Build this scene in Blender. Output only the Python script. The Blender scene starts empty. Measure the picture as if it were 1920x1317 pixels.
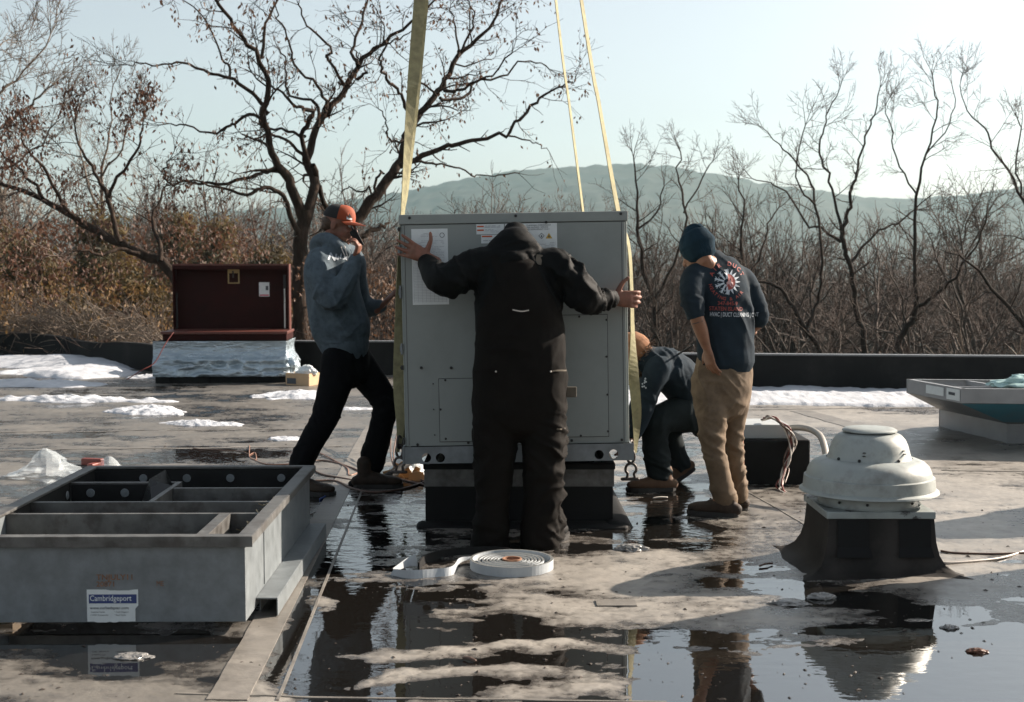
import bpy, bmesh, math, random
import numpy as np
from mathutils import Vector, Matrix, Euler
from mathutils.bvhtree import BVHTree
R = math.radians
C = bpy.context.scene.collection
SC = bpy.context.scene

# ---------------------------------------------------------------- camera
CAMZ, FPX, PITCH = 1.45, 2500.0, math.atan(158.5/2500.0)
cam_d = bpy.data.cameras.new('camera'); cam = bpy.data.objects.new('camera', cam_d); C.objects.link(cam)
cam.location = (0, 0, CAMZ); cam.rotation_euler = (math.pi/2-PITCH, 0, 0)
cam_d.sensor_width = 36; cam_d.lens = FPX/1920*36; cam_d.clip_start = 0.1; cam_d.clip_end = 8000
cam_d.dof.use_dof = True; cam_d.dof.focus_distance = 7.3; cam_d.dof.aperture_fstop = 5.6
SC.camera = cam
# ---------------------------------------------------------------- light
SUN_EL, SUN_AZ = 26.5, 64.0            # azimuth to the right of the view direction (+Y)
w = bpy.data.worlds.new('World'); SC.world = w; w.use_nodes = True
nt = w.node_tree; nt.nodes.clear()
sky = nt.nodes.new('ShaderNodeTexSky'); sky.sky_type = 'NISHITA'; sky.sun_disc = False
sky.sun_elevation = R(SUN_EL); sky.sun_rotation = R(SUN_AZ)
sky.altitude = 100; sky.air_density = 1.0; sky.dust_density = 2.2; sky.ozone_density = 1.0
hs = nt.nodes.new('ShaderNodeHueSaturation'); hs.inputs['Saturation'].default_value = 0.42
hs.inputs['Value'].default_value = 1.0
bg = nt.nodes.new('ShaderNodeBackground'); bg.inputs['Strength'].default_value = 0.065
wo = nt.nodes.new('ShaderNodeOutputWorld')
nt.links.new(sky.outputs[0], hs.inputs['Color']); nt.links.new(hs.outputs[0], bg.inputs['Color']); nt.links.new(bg.outputs[0], wo.inputs[0])
sd = bpy.data.lights.new('sun', 'SUN'); sd.energy = 5.0; sd.angle = R(0.55); sd.color = (1.0, 0.87, 0.74)
sun = bpy.data.objects.new('sun', sd); C.objects.link(sun)
TOSUN = Vector((math.sin(R(SUN_AZ))*math.cos(R(SUN_EL)), math.cos(R(SUN_AZ))*math.cos(R(SUN_EL)), math.sin(R(SUN_EL))))
sun.rotation_euler = (-TOSUN).to_track_quat('-Z', 'Y').to_euler()
SC.view_settings.view_transform = 'Standard'; SC.view_settings.look = 'None'
SC.view_settings.exposure = 1.40; SC.view_settings.gamma = 1.0; SC.view_settings.use_curve_mapping = False
SC.render.engine = 'CYCLES'
cy = SC.cycles
cy.use_denoising = True; cy.max_bounces = 6; cy.diffuse_bounces = 2; cy.glossy_bounces = 3
cy.transmission_bounces = 4; cy.transparent_max_bounces = 6; cy.volume_bounces = 0
cy.caustics_reflective = False; cy.caustics_refractive = False; cy.sample_clamp_indirect = 4

# ---------------------------------------------------------------- geometry of the view, used to survey the place
_fw = Vector((0, math.cos(PITCH), -math.sin(PITCH))); _up = Vector((0, math.sin(PITCH), math.cos(PITCH)))
def ray(px, py): return _fw + Vector((1, 0, 0))*((px-960)/FPX) + _up*((658.5-py)/FPX)
def q(px, py, Y):
    d = ray(px, py); return Vector((0, 0, CAMZ)) + d*(Y/d.y)
def g(px, py, z=0.0):
    d = ray(px, py); return Vector((0, 0, CAMZ)) + d*((z-CAMZ)/d.z)

# ---------------------------------------------------------------- noise
def _hash(ix, iy, iz, seed):
    h = (ix*374761393 + iy*668265263 + iz*2147483647 + seed*974711) & 0xffffffff
    h = ((h ^ (h >> 13))*1274126177) & 0xffffffff
    h = ((h ^ (h >> 16))*2246822519) & 0xffffffff
    return ((h ^ (h >> 15)) & 0xffffff)/float(0xffffff)
def vn(P, f=1.0, seed=0):
    P = np.asarray(P, dtype=np.float64)*f
    if P.shape[-1] == 2: P = np.concatenate([P, np.zeros(P.shape[:-1]+(1,))], -1)
    i = np.floor(P).astype(np.int64); t = P-i; t = t*t*(3-2*t)
    x, y, z = i[..., 0], i[..., 1], i[..., 2]; u, v, k = t[..., 0], t[..., 1], t[..., 2]
    H = lambda a, b, c: _hash(x+a, y+b, z+c, seed)
    a = H(0,0,0)*(1-u)+H(1,0,0)*u; b = H(0,1,0)*(1-u)+H(1,1,0)*u
    c = H(0,0,1)*(1-u)+H(1,0,1)*u; d = H(0,1,1)*(1-u)+H(1,1,1)*u
    return ((a*(1-v)+b*v)*(1-k) + (c*(1-v)+d*v)*k)*2-1
def fbm(P, f=1.0, o=4, seed=0):
    s = 0; a = 1.0; n = 0
    for k in range(o): s = s+a*vn(P, f*2**k, seed+k*17); n += a; a *= .5
    return s/n
def sstep(a, b, x):
    t = np.clip((x-a)/(b-a), 0, 1); return t*t*(3-2*t)

# ---------------------------------------------------------------- tagging
def tag(o, label=None, cat=None, group=None, kind=None):
    if label: o['label'] = label
    if cat: o['category'] = cat
    if group: o['group'] = group
    if kind: o['kind'] = kind
    return o
def empty(name, loc=(0,0,0), rot=(0,0,0), label=None, cat=None, group=None):
    o = bpy.data.objects.new(name, None); C.objects.link(o); o.location = loc; o.rotation_euler = rot
    o.empty_display_size = .1
    return tag(o, label, cat, group)
def link(name, me, mat=None, parent=None, smooth=False):
    o = bpy.data.objects.new(name, me); C.objects.link(o); o.parent = parent
    if mat is not None:
        me.materials.clear()
        for m_ in (mat if isinstance(mat, (list, tuple)) else [mat]): me.materials.append(m_)
    if smooth: me.polygons.foreach_set('use_smooth', [True]*len(me.polygons))
    return o
def bmo(name, bm, mat=None, parent=None, smooth=False):
    me = bpy.data.meshes.new(name); bm.to_mesh(me); bm.free()
    return link(name, me, mat, parent, smooth)
def pyo(name, V, F, mat=None, parent=None, smooth=False):
    me = bpy.data.meshes.new(name)
    V = np.asarray(V, dtype=np.float32).reshape(-1, 3); 
    if isinstance(F, np.ndarray):
        n, k = F.shape
        me.vertices.add(len(V)); me.vertices.foreach_set('co', V.ravel())
        me.loops.add(n*k); me.loops.foreach_set('vertex_index', F.astype(np.int32).ravel())
        me.polygons.add(n); me.polygons.foreach_set('loop_start', np.arange(0, n*k, k, dtype=np.int32))
        try: me.polygons.foreach_set('loop_total', np.full(n, k, dtype=np.int32))
        except Exception: pass
        me.update(calc_edges=True)
    else:
        me.from_pydata([tuple(v) for v in V], [], F); me.update()
    return link(name, me, mat, parent, smooth)

# ---------------------------------------------------------------- materials
MATS = {}
def mat(name, col, rough=.6, metal=0.0, var=.15, vs=6.0, bump=0.0, bs=60.0, col2=None, mix=(.45,.6), ms=3.0, stretch=None, spec=.5, coat=0.0, transl=0, bdist=.004):
    if name in MATS: return MATS[name]
    m = bpy.data.materials.new(name); m.use_nodes = True; t = m.node_tree; N = t.nodes; L = t.links
    b = N['Principled BSDF']; b.inputs['Roughness'].default_value = rough; b.inputs['Metallic'].default_value = metal
    b.inputs['Specular IOR Level'].default_value = spec; b.inputs['Coat Weight'].default_value = coat
    tc = N.new('ShaderNodeTexCoord'); src = tc.outputs['Object']
    if stretch:
        mp = N.new('ShaderNodeMapping'); mp.inputs['Scale'].default_value = stretch; L.new(src, mp.inputs[0]); src = mp.outputs[0]
    n1 = N.new('ShaderNodeTexNoise'); n1.inputs['Scale'].default_value = vs; n1.inputs['Detail'].default_value = 6; L.new(src, n1.inputs['Vector'])
    mr = N.new('ShaderNodeMapRange'); mr.inputs[1].default_value = .3; mr.inputs[2].default_value = .7
    mr.inputs[3].default_value = 1-var; mr.inputs[4].default_value = 1+var; L.new(n1.outputs[0], mr.inputs[0])
    rgb = N.new('ShaderNodeRGB'); rgb.outputs[0].default_value = (*col, 1); cs = rgb.outputs[0]
    if col2:
        n2 = N.new('ShaderNodeTexNoise'); n2.inputs['Scale'].default_value = ms; n2.inputs['Detail'].default_value = 8; n2.inputs['Roughness'].default_value = .65; L.new(src, n2.inputs['Vector'])
        r2 = N.new('ShaderNodeMapRange'); r2.inputs[1].default_value = mix[0]; r2.inputs[2].default_value = mix[1]; L.new(n2.outputs[0], r2.inputs[0])
        mx = N.new('ShaderNodeMix'); mx.data_type = 'RGBA'; L.new(r2.outputs[0], mx.inputs[0]); L.new(cs, mx.inputs[6]); mx.inputs[7].default_value = (*col2, 1); cs = mx.outputs[2]
    mu = N.new('ShaderNodeVectorMath'); mu.operation = 'SCALE'; L.new(cs, mu.inputs[0]); L.new(mr.outputs[0], mu.inputs[3]); L.new(mu.outputs[0], b.inputs['Base Color'])
    rr = N.new('ShaderNodeMapRange'); rr.inputs[3].default_value = max(.02, rough-.12); rr.inputs[4].default_value = min(1, rough+.12); L.new(n1.outputs[0], rr.inputs[0]); L.new(rr.outputs[0], b.inputs['Roughness'])
    if bump:
        n3 = N.new('ShaderNodeTexNoise'); n3.inputs['Scale'].default_value = bs; n3.inputs['Detail'].default_value = 4; L.new(src, n3.inputs['Vector'])
        bp = N.new('ShaderNodeBump'); bp.inputs['Strength'].default_value = bump; bp.inputs['Distance'].default_value = bdist; L.new(n3.outputs[0], bp.inputs['Height']); L.new(bp.outputs[0], b.inputs['Normal'])
    if transl:
        tr = N.new('ShaderNodeBsdfTranslucent'); L.new(mu.outputs[0], tr.inputs[0]); ms_ = N.new('ShaderNodeMixShader'); ms_.inputs[0].default_value = transl
        L.new(b.outputs[0], ms_.inputs[1]); L.new(tr.outputs[0], ms_.inputs[2]); L.new(ms_.outputs[0], N['Material Output'].inputs[0])
    MATS[name] = m; return m

# ---------------------------------------------------------------- mesh helpers
def box(bm, lo, hi, bev=0.0, M=None):
    r = bmesh.ops.create_cube(bm, size=1.0)['verts']
    lo = Vector(lo); hi = Vector(hi)
    for v in r: v.co = Vector(((lo[i]+hi[i])/2 + v.co[i]*(hi[i]-lo[i]) for i in range(3)))
    if bev:
        es = list({e for v in r for e in v.link_edges})
        bmesh.ops.bevel(bm, geom=es, offset=bev, segments=2, affect='EDGES', profile=.5)
    if M is not None:
        for v in (bm.verts if bev else r): v.co = M @ v.co
def boxo(name, lo, hi, mat_, parent=None, bev=0.003, M=None):
    bm = bmesh.new(); box(bm, lo, hi, bev, M); return bmo(name, bm, mat_, parent)
def lathe(name, prof, mat_, parent=None, n=48, c=(0,0,0), smooth=True, thick=0):
    V = []; F = []; m = len(prof)
    for k in range(n):
        a = 2*math.pi*k/n
        for r_, z_ in prof: V.append((c[0]+r_*math.cos(a), c[1]+r_*math.sin(a), c[2]+z_))
    for k in range(n):
        for j in range(m-1):
            a = k*m+j; b = ((k+1) % n)*m+j; F.append((a, b, b+1, a+1))
    o = pyo(name, V, F, mat_, parent)
    bm = bmesh.new(); bm.from_mesh(o.data); bmesh.ops.remove_doubles(bm, verts=bm.verts, dist=1e-5)
    bmesh.ops.recalc_face_normals(bm, faces=bm.faces); bm.to_mesh(o.data); bm.free()
    if smooth: shade(o, 35)
    return o
def shade(o, ang=35):
    me = o.data; me.polygons.foreach_set('use_smooth', [True]*len(me.polygons))
    try: me.set_sharp_from_angle(angle=R(ang))
    except Exception: pass
def catmull(P, n):
    P = [np.array(p, float) for p in P]
    if len(P) == 2: return [P[0]*(1-t)+P[1]*t for t in np.linspace(0, 1, n+1)]
    Q = [2*P[0]-P[1]]+P+[2*P[-1]-P[-2]]; out = []
    for i in range(1, len(Q)-2):
        for k in range(n):
            t = k/n
            out.append(.5*((2*Q[i])+(-Q[i-1]+Q[i+1])*t+(2*Q[i-1]-5*Q[i]+4*Q[i+1]-Q[i+2])*t*t+(-Q[i-1]+3*Q[i]-3*Q[i+1]+Q[i+2])*t**3))
    out.append(P[-1]); return out
def sweep(bm, pts, rad, side=(1,0,0), n=16, sub=5, cap=True, power=2.0):
    """elliptic tube through pts; rad = list of (a along side, b across)"""
    D = [list(p)+list(r if isinstance(r, (tuple, list)) else (r, r)) for p, r in zip(pts, rad)]
    S = catmull(D, sub); P = [Vector(s[:3]) for s in S]; RR = [(max(1e-4, s[3]), max(1e-4, s[4])) for s in S]
    side = Vector(side); rings = []
    for i, p in enumerate(P):
        t = (P[min(i+1, len(P)-1)]-P[max(i-1, 0)]).normalized()
        a = side - t*side.dot(t)
        if a.length < .15: a = t.orthogonal()
        a.normalize(); b = t.cross(a)
        ring = []
        for k in range(n):
            th = 2*math.pi*k/n; c, s = math.cos(th), math.sin(th)
            if power != 2.0:
                c = math.copysign(abs(c)**(2/power), c); s = math.copysign(abs(s)**(2/power), s)
            ring.append(p+a*(RR[i][0]*c)+b*(RR[i][1]*s))
        rings.append(ring)
    def endcap(first):
        i = 0 if first else -1; p = P[i]; t = (P[0]-P[1] if first else P[-1]-P[-2]).normalized(); r = min(RR[i])
        return [[p+(v-p)*math.cos(x)+t*(r*math.sin(x)) for v in rings[i]] for x in (R(35), R(65))], p+t*r
    if cap:
        c0, e0 = endcap(True); c1, e1 = endcap(False)
        rings = c0[::-1]+rings+c1
    VV = [[bm.verts.new(v) for v in ring] for ring in rings]
    for r0, r1 in zip(VV, VV[1:]):
        for k in range(n): bm.faces.new((r0[k], r0[(k+1) % n], r1[(k+1) % n], r1[k]))
    if cap:
        a = bm.verts.new(e0); b = bm.verts.new(e1)
        for k in range(n):
            bm.faces.new((a, VV[0][(k+1) % n], VV[0][k])); bm.faces.new((b, VV[-1][k], VV[-1][(k+1) % n]))
def ball(bm, c, r, M=None, seg=20):
    vs = bmesh.ops.create_uvsphere(bm, u_segments=seg, v_segments=seg//2+2, radius=1)['verts']
    r = (r, r, r) if isinstance(r, (int, float)) else r
    for v in vs:
        p = Vector((v.co.x*r[0], v.co.y*r[1], v.co.z*r[2]))
        v.co = (M @ p if M is not None else p)+Vector(c)
def tube(name, pts, r, mat_, parent=None, n=8, sub=6, side=(0.3,0.2,1)):
    bm = bmesh.new(); sweep(bm, pts, [r]*len(pts) if isinstance(r, (int, float, tuple)) else r, side, n, sub)
    return bmo(name, bm, mat_, parent, True)
def remesh(bm, voxel, smooth=4, fac=.5):
    bmesh.ops.recalc_face_normals(bm, faces=bm.faces)
    me = bpy.data.meshes.new('tmp'); bm.to_mesh(me); bm.free()
    o = bpy.data.objects.new('tmp', me); C.objects.link(o)
    r = o.modifiers.new('r', 'REMESH'); r.mode = 'VOXEL'; r.voxel_size = voxel; r.adaptivity = 0
    if smooth:
        s = o.modifiers.new('s', 'SMOOTH'); s.factor = fac; s.iterations = smooth
    dg = bpy.context.evaluated_depsgraph_get()
    out = bpy.data.meshes.new_from_object(o.evaluated_get(dg))
    bpy.data.objects.remove(o); bpy.data.meshes.remove(me)
    return out
def verts_np(me):
    P = np.empty(len(me.vertices)*3, np.float32); me.vertices.foreach_get('co', P); return P.reshape(-1, 3).astype(float)
def norms_np(me):
    P = np.empty(len(me.vertices)*3, np.float32); me.vertices.foreach_get('normal', P); return P.reshape(-1, 3).astype(float)
def folds(me, specs, fine=.0015, seed=0):
    """cloth folds: ridged noise across an axis, strongest near each spec's centre. spec=(centre, radius, axis, freq, amp)"""
    P = verts_np(me); N = norms_np(me); d = np.zeros(len(P))
    rs_ = np.random.RandomState(seed+5); wp = P + .05*np.stack([vn(P, 6, seed+1), vn(P, 6, seed+2), vn(P, 6, seed+3)], -1)
    for k, (c, rad, ax, fr, amp) in enumerate(specs):
        ax = np.array(ax, float); ax /= np.linalg.norm(ax)
        wgt = np.exp(-((P-np.array(c))**2).sum(1)/(2*rad*rad))
        al = wp@ax; pl = wp-np.outer(al, ax)
        n = vn(np.outer(al, ax)*fr+pl*fr*.28, 1.0, seed+31*k)
        t_ = rs_.normal(size=3); t_ -= ax*t_.dot(ax); t_ /= np.linalg.norm(t_); a2 = ax+.75*t_; a2 /= np.linalg.norm(a2)
        al2 = wp@a2; pl2 = wp-np.outer(al2, a2); n2 = vn(np.outer(al2, a2)*fr*1.35+pl2*fr*.3, 1.0, seed+31*k+7)
        msk = sstep(-.25, .35, vn(P, fr*.55, seed+k))
        r1 = np.clip(1-np.abs(n)*2.0, 0, 1)**1.6; r2 = np.clip(1-np.abs(n2)*2.2, 0, 1)**1.6
        d += wgt*amp*(1.25*r1*(1-.6*msk)+1.15*r2*msk-.45)
    d += fine*fbm(P, 22, 3, seed+9)
    P = P+N*d[:, None]
    me.vertices.foreach_set('co', P.astype(np.float32).ravel()); me.update()
def text_mesh(txt, size=.1, ext=0.0, align='LEFT', sx=1.0, bold=0):
    cu = bpy.data.curves.new('t', 'FONT'); cu.body = txt; cu.size = size; cu.extrude = ext; cu.align_x = align; cu.offset = bold
    cu.resolution_u = 3
    o = bpy.data.objects.new('t', cu); C.objects.link(o); dg = bpy.context.evaluated_depsgraph_get(); dg.update()
    me = bpy.data.meshes.new_from_object(o.evaluated_get(dg)); bpy.data.objects.remove(o)
    for v in me.vertices: v.co.x *= sx
    return me
def flat_text(name, txt, size, M, mat_, parent=None, align='LEFT', sx=1.0, bold=0):
    me = text_mesh(txt, size, 0.0, align, sx, bold); me.transform(M); return link(name, me, mat_, parent)
FRONT = Matrix(((1,0,0,0),(0,0,-1,0),(0,1,0,0),(0,0,0,1)))       # xy plane -> xz plane facing -Y
def quad_front(name, x0, x1, z0, z1, y, mat_, parent=None, t=.0006):
    return boxo(name, (x0, y, z0), (x1, y+t, z1), mat_, parent, 0)

# ---------------------------------------------------------------- common materials
M_GALV = mat('galvanised_metal', (.17,.19,.20), .45, .1, .14, 9, .12, 40, (.12,.135,.14), (.4,.7), 12)
M_GALVD = mat('weathered_metal', (.11,.11,.105), .5, .3, .3, 14, .2, 60, (.07,.065,.06), (.48,.62), 9)
M_UNIT = mat('grey_enamel', (.215,.240,.230), .5, .0, .05, 1.5, .25, 900, (.175,.195,.186), (.48,.75), 2.2, bdist=.0006)
M_BLACK = mat('black_rubber', (.014,.014,.014), .75, 0, .35, 6, .3, 50, spec=.15)
M_DARK = mat('dark_screw', (.03,.03,.03), .5, .5)
M_WHITE = mat('white_paper', (.62,.66,.66), .6, 0, .05, 30)
M_BLUEINK = mat('blue_print', (.03,.05,.16), .6)
M_INK = mat('dark_print', (.06,.07,.08), .7)
M_GREYINK = mat('grey_print', (.28,.30,.33), .7)
M_REDINK = mat('orange_print', (.45,.09,.03), .6)
M_RUST = mat('faded_stencil', (.20,.10,.055), .8, 0, .5, 60)
M_SKIN = mat('skin', (.17,.08,.052), .55, 0, .2, 30, .15, 200, (.22,.09,.06), (.4,.65), 18, spec=.35)
M_SKIN2 = mat('tanned_skin', (.21,.10,.058), .5, 0, .15, 30, .15, 200, spec=.35)
M_HAIR = mat('brown_hair', (.06,.035,.02), .7, 0, .5, 90, .8, 160)
M_HOOD = mat('grey_blue_fleece', (.085,.112,.132), .95, 0, .16, 14, .4, 300, (.066,.088,.105), (.45,.6), 30, spec=.2)
M_BPANT = mat('black_denim', (.006,.006,.007), .85, 0, .25, 20, .4, 350, spec=.06)
M_BLKCLOTH = mat('black_canvas', (.0075,.0062,.0052), .8, 0, .25, 12, .35, 320, spec=.08)
M_BLKHOOD = mat('black_hoodie', (.0045,.005,.005), .68, 0, .2, 12, .35, 320, spec=.1)
M_NAVY = mat('navy_jersey', (.016,.025,.034), .85, 0, .2, 12, .3, 320, spec=.1)
M_NAVYCAP = mat('navy_knit', (.012,.027,.040), .95, 0, .3, 20, .8, 240, spec=.08, stretch=(1,1,.25))
M_KHAKI = mat('khaki_cotton', (.155,.112,.074), .85, 0, .16, 10, .4, 300, (.115,.082,.054), (.45,.65), 14, spec=.25)
M_DKPANT = mat('dark_teal_work_cotton', (.020,.026,.028), .85, 0, .2, 12, .4, 300, spec=.08)
M_BOOT = mat('brown_leather', (.045,.030,.021), .7, 0, .35, 18, .5, 70, (.025,.018,.014), (.45,.6), 12, spec=.25)
M_BOOTT = mat('tan_suede', (.12,.068,.040), .85, 0, .2, 18, .3, 90)
M_SOLE = mat('rubber_sole', (.03,.028,.026), .8)
M_ORANGE = mat('orange_cap_cloth', (.25,.042,.008), .8, 0, .1, 30, .3, 300)
M_TAN = mat('tan_knit', (.22,.10,.045), .9, 0, .2, 20, .6, 220)
M_STRAP = mat('yellow_webbing', (.31,.285,.16), .8, 0, .2, 30, .6, 180, (.22,.20,.105), (.5,.65), 8, transl=.15)
M_SNOW = mat('snow', (.47,.49,.52), .7, 0, .10, 6, .5, 60, bdist=.012)
M_CARD = mat('cardboard', (.46,.32,.19), .8, 0, .1, 10)
# ================================================================ SETTING: roof, water, parapets
def blob(px, py, L):
    s = np.zeros_like(px)
    for cx, cy, rx, ry, a in L:
        d = ((px-cx)/rx)**2+((py-cy)/ry)**2
        s = s+a*np.exp(-d*1.1)
    return s
WET = [(690,985,95,60,1.0),(640,1045,75,40,.8),(760,960,60,80,.9),(660,1140,110,55,1.1),(820,1110,150,22,.9),(880,1175,230,26,1.1),(560,1180,60,60,.8),
       (1250,1195,150,26,.9),(1540,1290,420,48,1.8),(1270,1260,110,45,1.3),(1800,1245,200,60,1.5),(1250,925,70,60,1.1),(1200,985,60,30,.5),(1340,1005,60,45,.8),
       (1520,1140,130,30,1.0),(1430,1085,80,38,.8),(600,1235,90,45,.9),(720,1300,190,14,.9),(250,1205,290,26,1.1),(300,1240,200,20,.4),(60,955,60,30,.7),(150,860,160,9,.7),
       (40,850,60,14,.5),(420,856,170,7,.8),(260,790,170,5,.6),(110,762,110,5,.6),(420,800,90,5,.5),(1860,1085,60,14,.6),(1870,1000,40,9,.4),(640,860,60,8,.5),
       (890,1240,200,14,.8),(1090,1110,55,16,.5),(1330,1120,60,14,.7),(560,870,60,7,.4),(1600,1130,90,20,.7),(300,745,170,6,.5),(560,745,60,8,.5),(480,1240,40,20,-.2),(1220,1165,110,14,.5),
       (940,1015,160,30,.7),(820,1005,60,30,.7),(1075,1030,50,12,.4)]
DRY = [(980,1075,110,26,1.0),(1180,1075,130,40,.9),(1020,1135,110,26,1.2),(1230,1110,90,40,.4),(800,1215,170,11,.85),(640,1205,70,9,.5),(960,1262,260,15,1.0),(1120,1290,150,18,1.2),(720,1275,120,9,.4),
       (1290,1160,90,24,1.0),(495,1190,40,110,1.2),(230,1290,260,20,1.0),(1800,1010,160,70,1.0),(1600,1175,90,12,.8),(620,1128,40,9,1.2),
       (1420,1160,120,25,.9),(1500,1000,120,50,.3),(1080,1205,150,12,.8),(1560,1256,110,4,1.3),(1850,1190,60,6,.8),(1500,1305,90,3,1.2),(1730,1095,170,40,.6),(1850,890,170,45,1.2),(1650,790,200,20,.6),(1800,840,150,20,.8)]
def wetfield(X, Y):
    # survey: where water lies on the roof
    Z = -CAMZ; f = Y*math.cos(PITCH)-Z*math.sin(PITCH); u = Y*math.sin(PITCH)+Z*math.cos(PITCH)
    px = 960+FPX*X/f; py = 658.5-FPX*u/f
    P = np.stack([X, Y], -1)
    wx = px+90*fbm(P, 1.7, 3, 61)+16*fbm(P, 7, 3, 64); wy = py+(34*fbm(P, 1.1, 3, 62)+12*fbm(P, 5, 3, 65))*np.clip((py-700)/350, .15, 1.3)
    wgt = blob(wx, wy, WET)-blob(wx, wy, DRY)
    n = fbm(P*np.array([1, .8]), 1.6, 4, 5)*.72+fbm(P*np.array([.6,1.4]), 4.5, 6, 11)*.95+fbm(P*np.array([.6,1.5]), 13, 4, 51)*.38+fbm(P, 40, 2, 23)*.12
    return np.clip(wgt, -.62, 1.1)*.85+n-.24-.22*sstep(7.5, 13, Y)
def ground_height(X, Y):
    wv = wetfield(X, Y); P = np.stack([X, Y], -1)
    h = -wv*.0075
    h = np.where(h > 0, .02*(1-np.exp(-h/.02)), -.006*(1-np.exp(h/.006)))
    h = h+np.where(h > 0, .0012*fbm(P, 30, 3, 41)+.004*fbm(P, .7, 2, 3)*sstep(0, .006, h), 0)
    return h
def gz(x, y):
    return max(0.0, float(ground_height(np.array([x]), np.array([y]))[0]))

def ground_mat():
    m = bpy.data.materials.new('roof_membrane'); m.use_nodes = True; t = m.node_tree; N = t.nodes; L = t.links; b = N['Principled BSDF']
    geo = N.new('ShaderNodeNewGeometry'); sp = N.new('ShaderNodeSeparateXYZ'); L.new(geo.outputs['Position'], sp.inputs[0])
    def noise(s, d=6, r=.6, st=None):
        n = N.new('ShaderNodeTexNoise'); n.inputs['Scale'].default_value = s; n.inputs['Detail'].default_value = d; n.inputs['Roughness'].default_value = r
        if st:
            mp = N.new('ShaderNodeMapping'); mp.inputs['Scale'].default_value = st; L.new(geo.outputs['Position'], mp.inputs[0]); L.new(mp.outputs[0], n.inputs['Vector'])
        else: L.new(geo.outputs['Position'], n.inputs['Vector'])
        return n.outputs[0]
    def mapr(src, a, b_, c, d):
        r = N.new('ShaderNodeMapRange'); r.inputs[1].default_value = a; r.inputs[2].default_value = b_; r.inputs[3].default_value = c; r.inputs[4].default_value = d; L.new(src, r.inputs[0]); return r.outputs[0]
    def mixc(f, a, c):
        x = N.new('ShaderNodeMix'); x.data_type = 'RGBA'
        L.new(f, x.inputs[0])
        for i, v in ((6, a), (7, c)):
            if isinstance(v, tuple): x.inputs[i].default_value = (*v, 1)
            else: L.new(v, x.inputs[i])
        return x.outputs[2]
    c = mixc(mapr(noise(1.1, 8, .6), .35, .65, 0, 1), (.27,.25,.218), (.215,.199,.176))
    c = mixc(mapr(noise(7, 8, .7), .5, .72, 0, .8), c, (.14,.13,.118))
    c = mixc(mapr(noise(.55, 6, .7, (1, .35, 1)), .56, .68, 0, .55), c, (.29,.268,.236))
    c = mixc(mapr(noise(60, 3, .7), .62, .72, 0, .5), c, (.07,.065,.06))
    c = mixc(mapr(noise(.8, 8, .68, (1, .5, 1)), .50, .60, 0, .75), c, (.135,.125,.112))
    # damp shore just above the water line
    dn = N.new('ShaderNodeMath'); dn.operation = 'ADD'; L.new(sp.outputs[2], dn.inputs[0]); L.new(mapr(noise(14, 6, .7), .3, .7, -.003, .003), dn.inputs[1])
    damp = mapr(dn.outputs[0], .0003, .0048, 1, 0)
    c = mixc(damp, c, (.052,.047,.042))
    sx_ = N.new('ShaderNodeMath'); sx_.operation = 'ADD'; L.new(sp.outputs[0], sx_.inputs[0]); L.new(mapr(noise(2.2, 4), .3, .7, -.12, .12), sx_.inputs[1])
    vm = N.new('ShaderNodeVectorMath'); vm.operation = 'SCALE'; L.new(c, vm.inputs[0]); L.new(mapr(sx_.outputs[0], -1.0, -.75, .62, 1.18), vm.inputs[3]); c = vm.outputs[0]  # left darker, right lighter: the sun's forward sheen put into the membrane colour
    L.new(c, b.inputs['Base Color'])
    r = N.new('ShaderNodeMix'); r.data_type = 'FLOAT'; L.new(damp, r.inputs[0]); L.new(mapr(noise(9, 6), .3, .7, .33, .5), r.inputs[2]); r.inputs[3].default_value = .22; L.new(r.outputs[0], b.inputs['Roughness'])
    bp = N.new('ShaderNodeBump'); bp.inputs['Strength'].default_value = .5; bp.inputs['Distance'].default_value = .004; L.new(noise(55, 6, .7), bp.inputs['Height'])
    bp2 = N.new('ShaderNodeBump'); bp2.inputs['Strength'].default_value = .5; bp2.inputs['Distance'].default_value = .02; L.new(noise(3.5, 4, .5), bp2.inputs['Height']); L.new(bp2.outputs[0], bp.inputs['Normal'])
    L.new(bp.outputs[0], b.inputs['Normal'])
    return m
M_ROOF = ground_mat()
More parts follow.
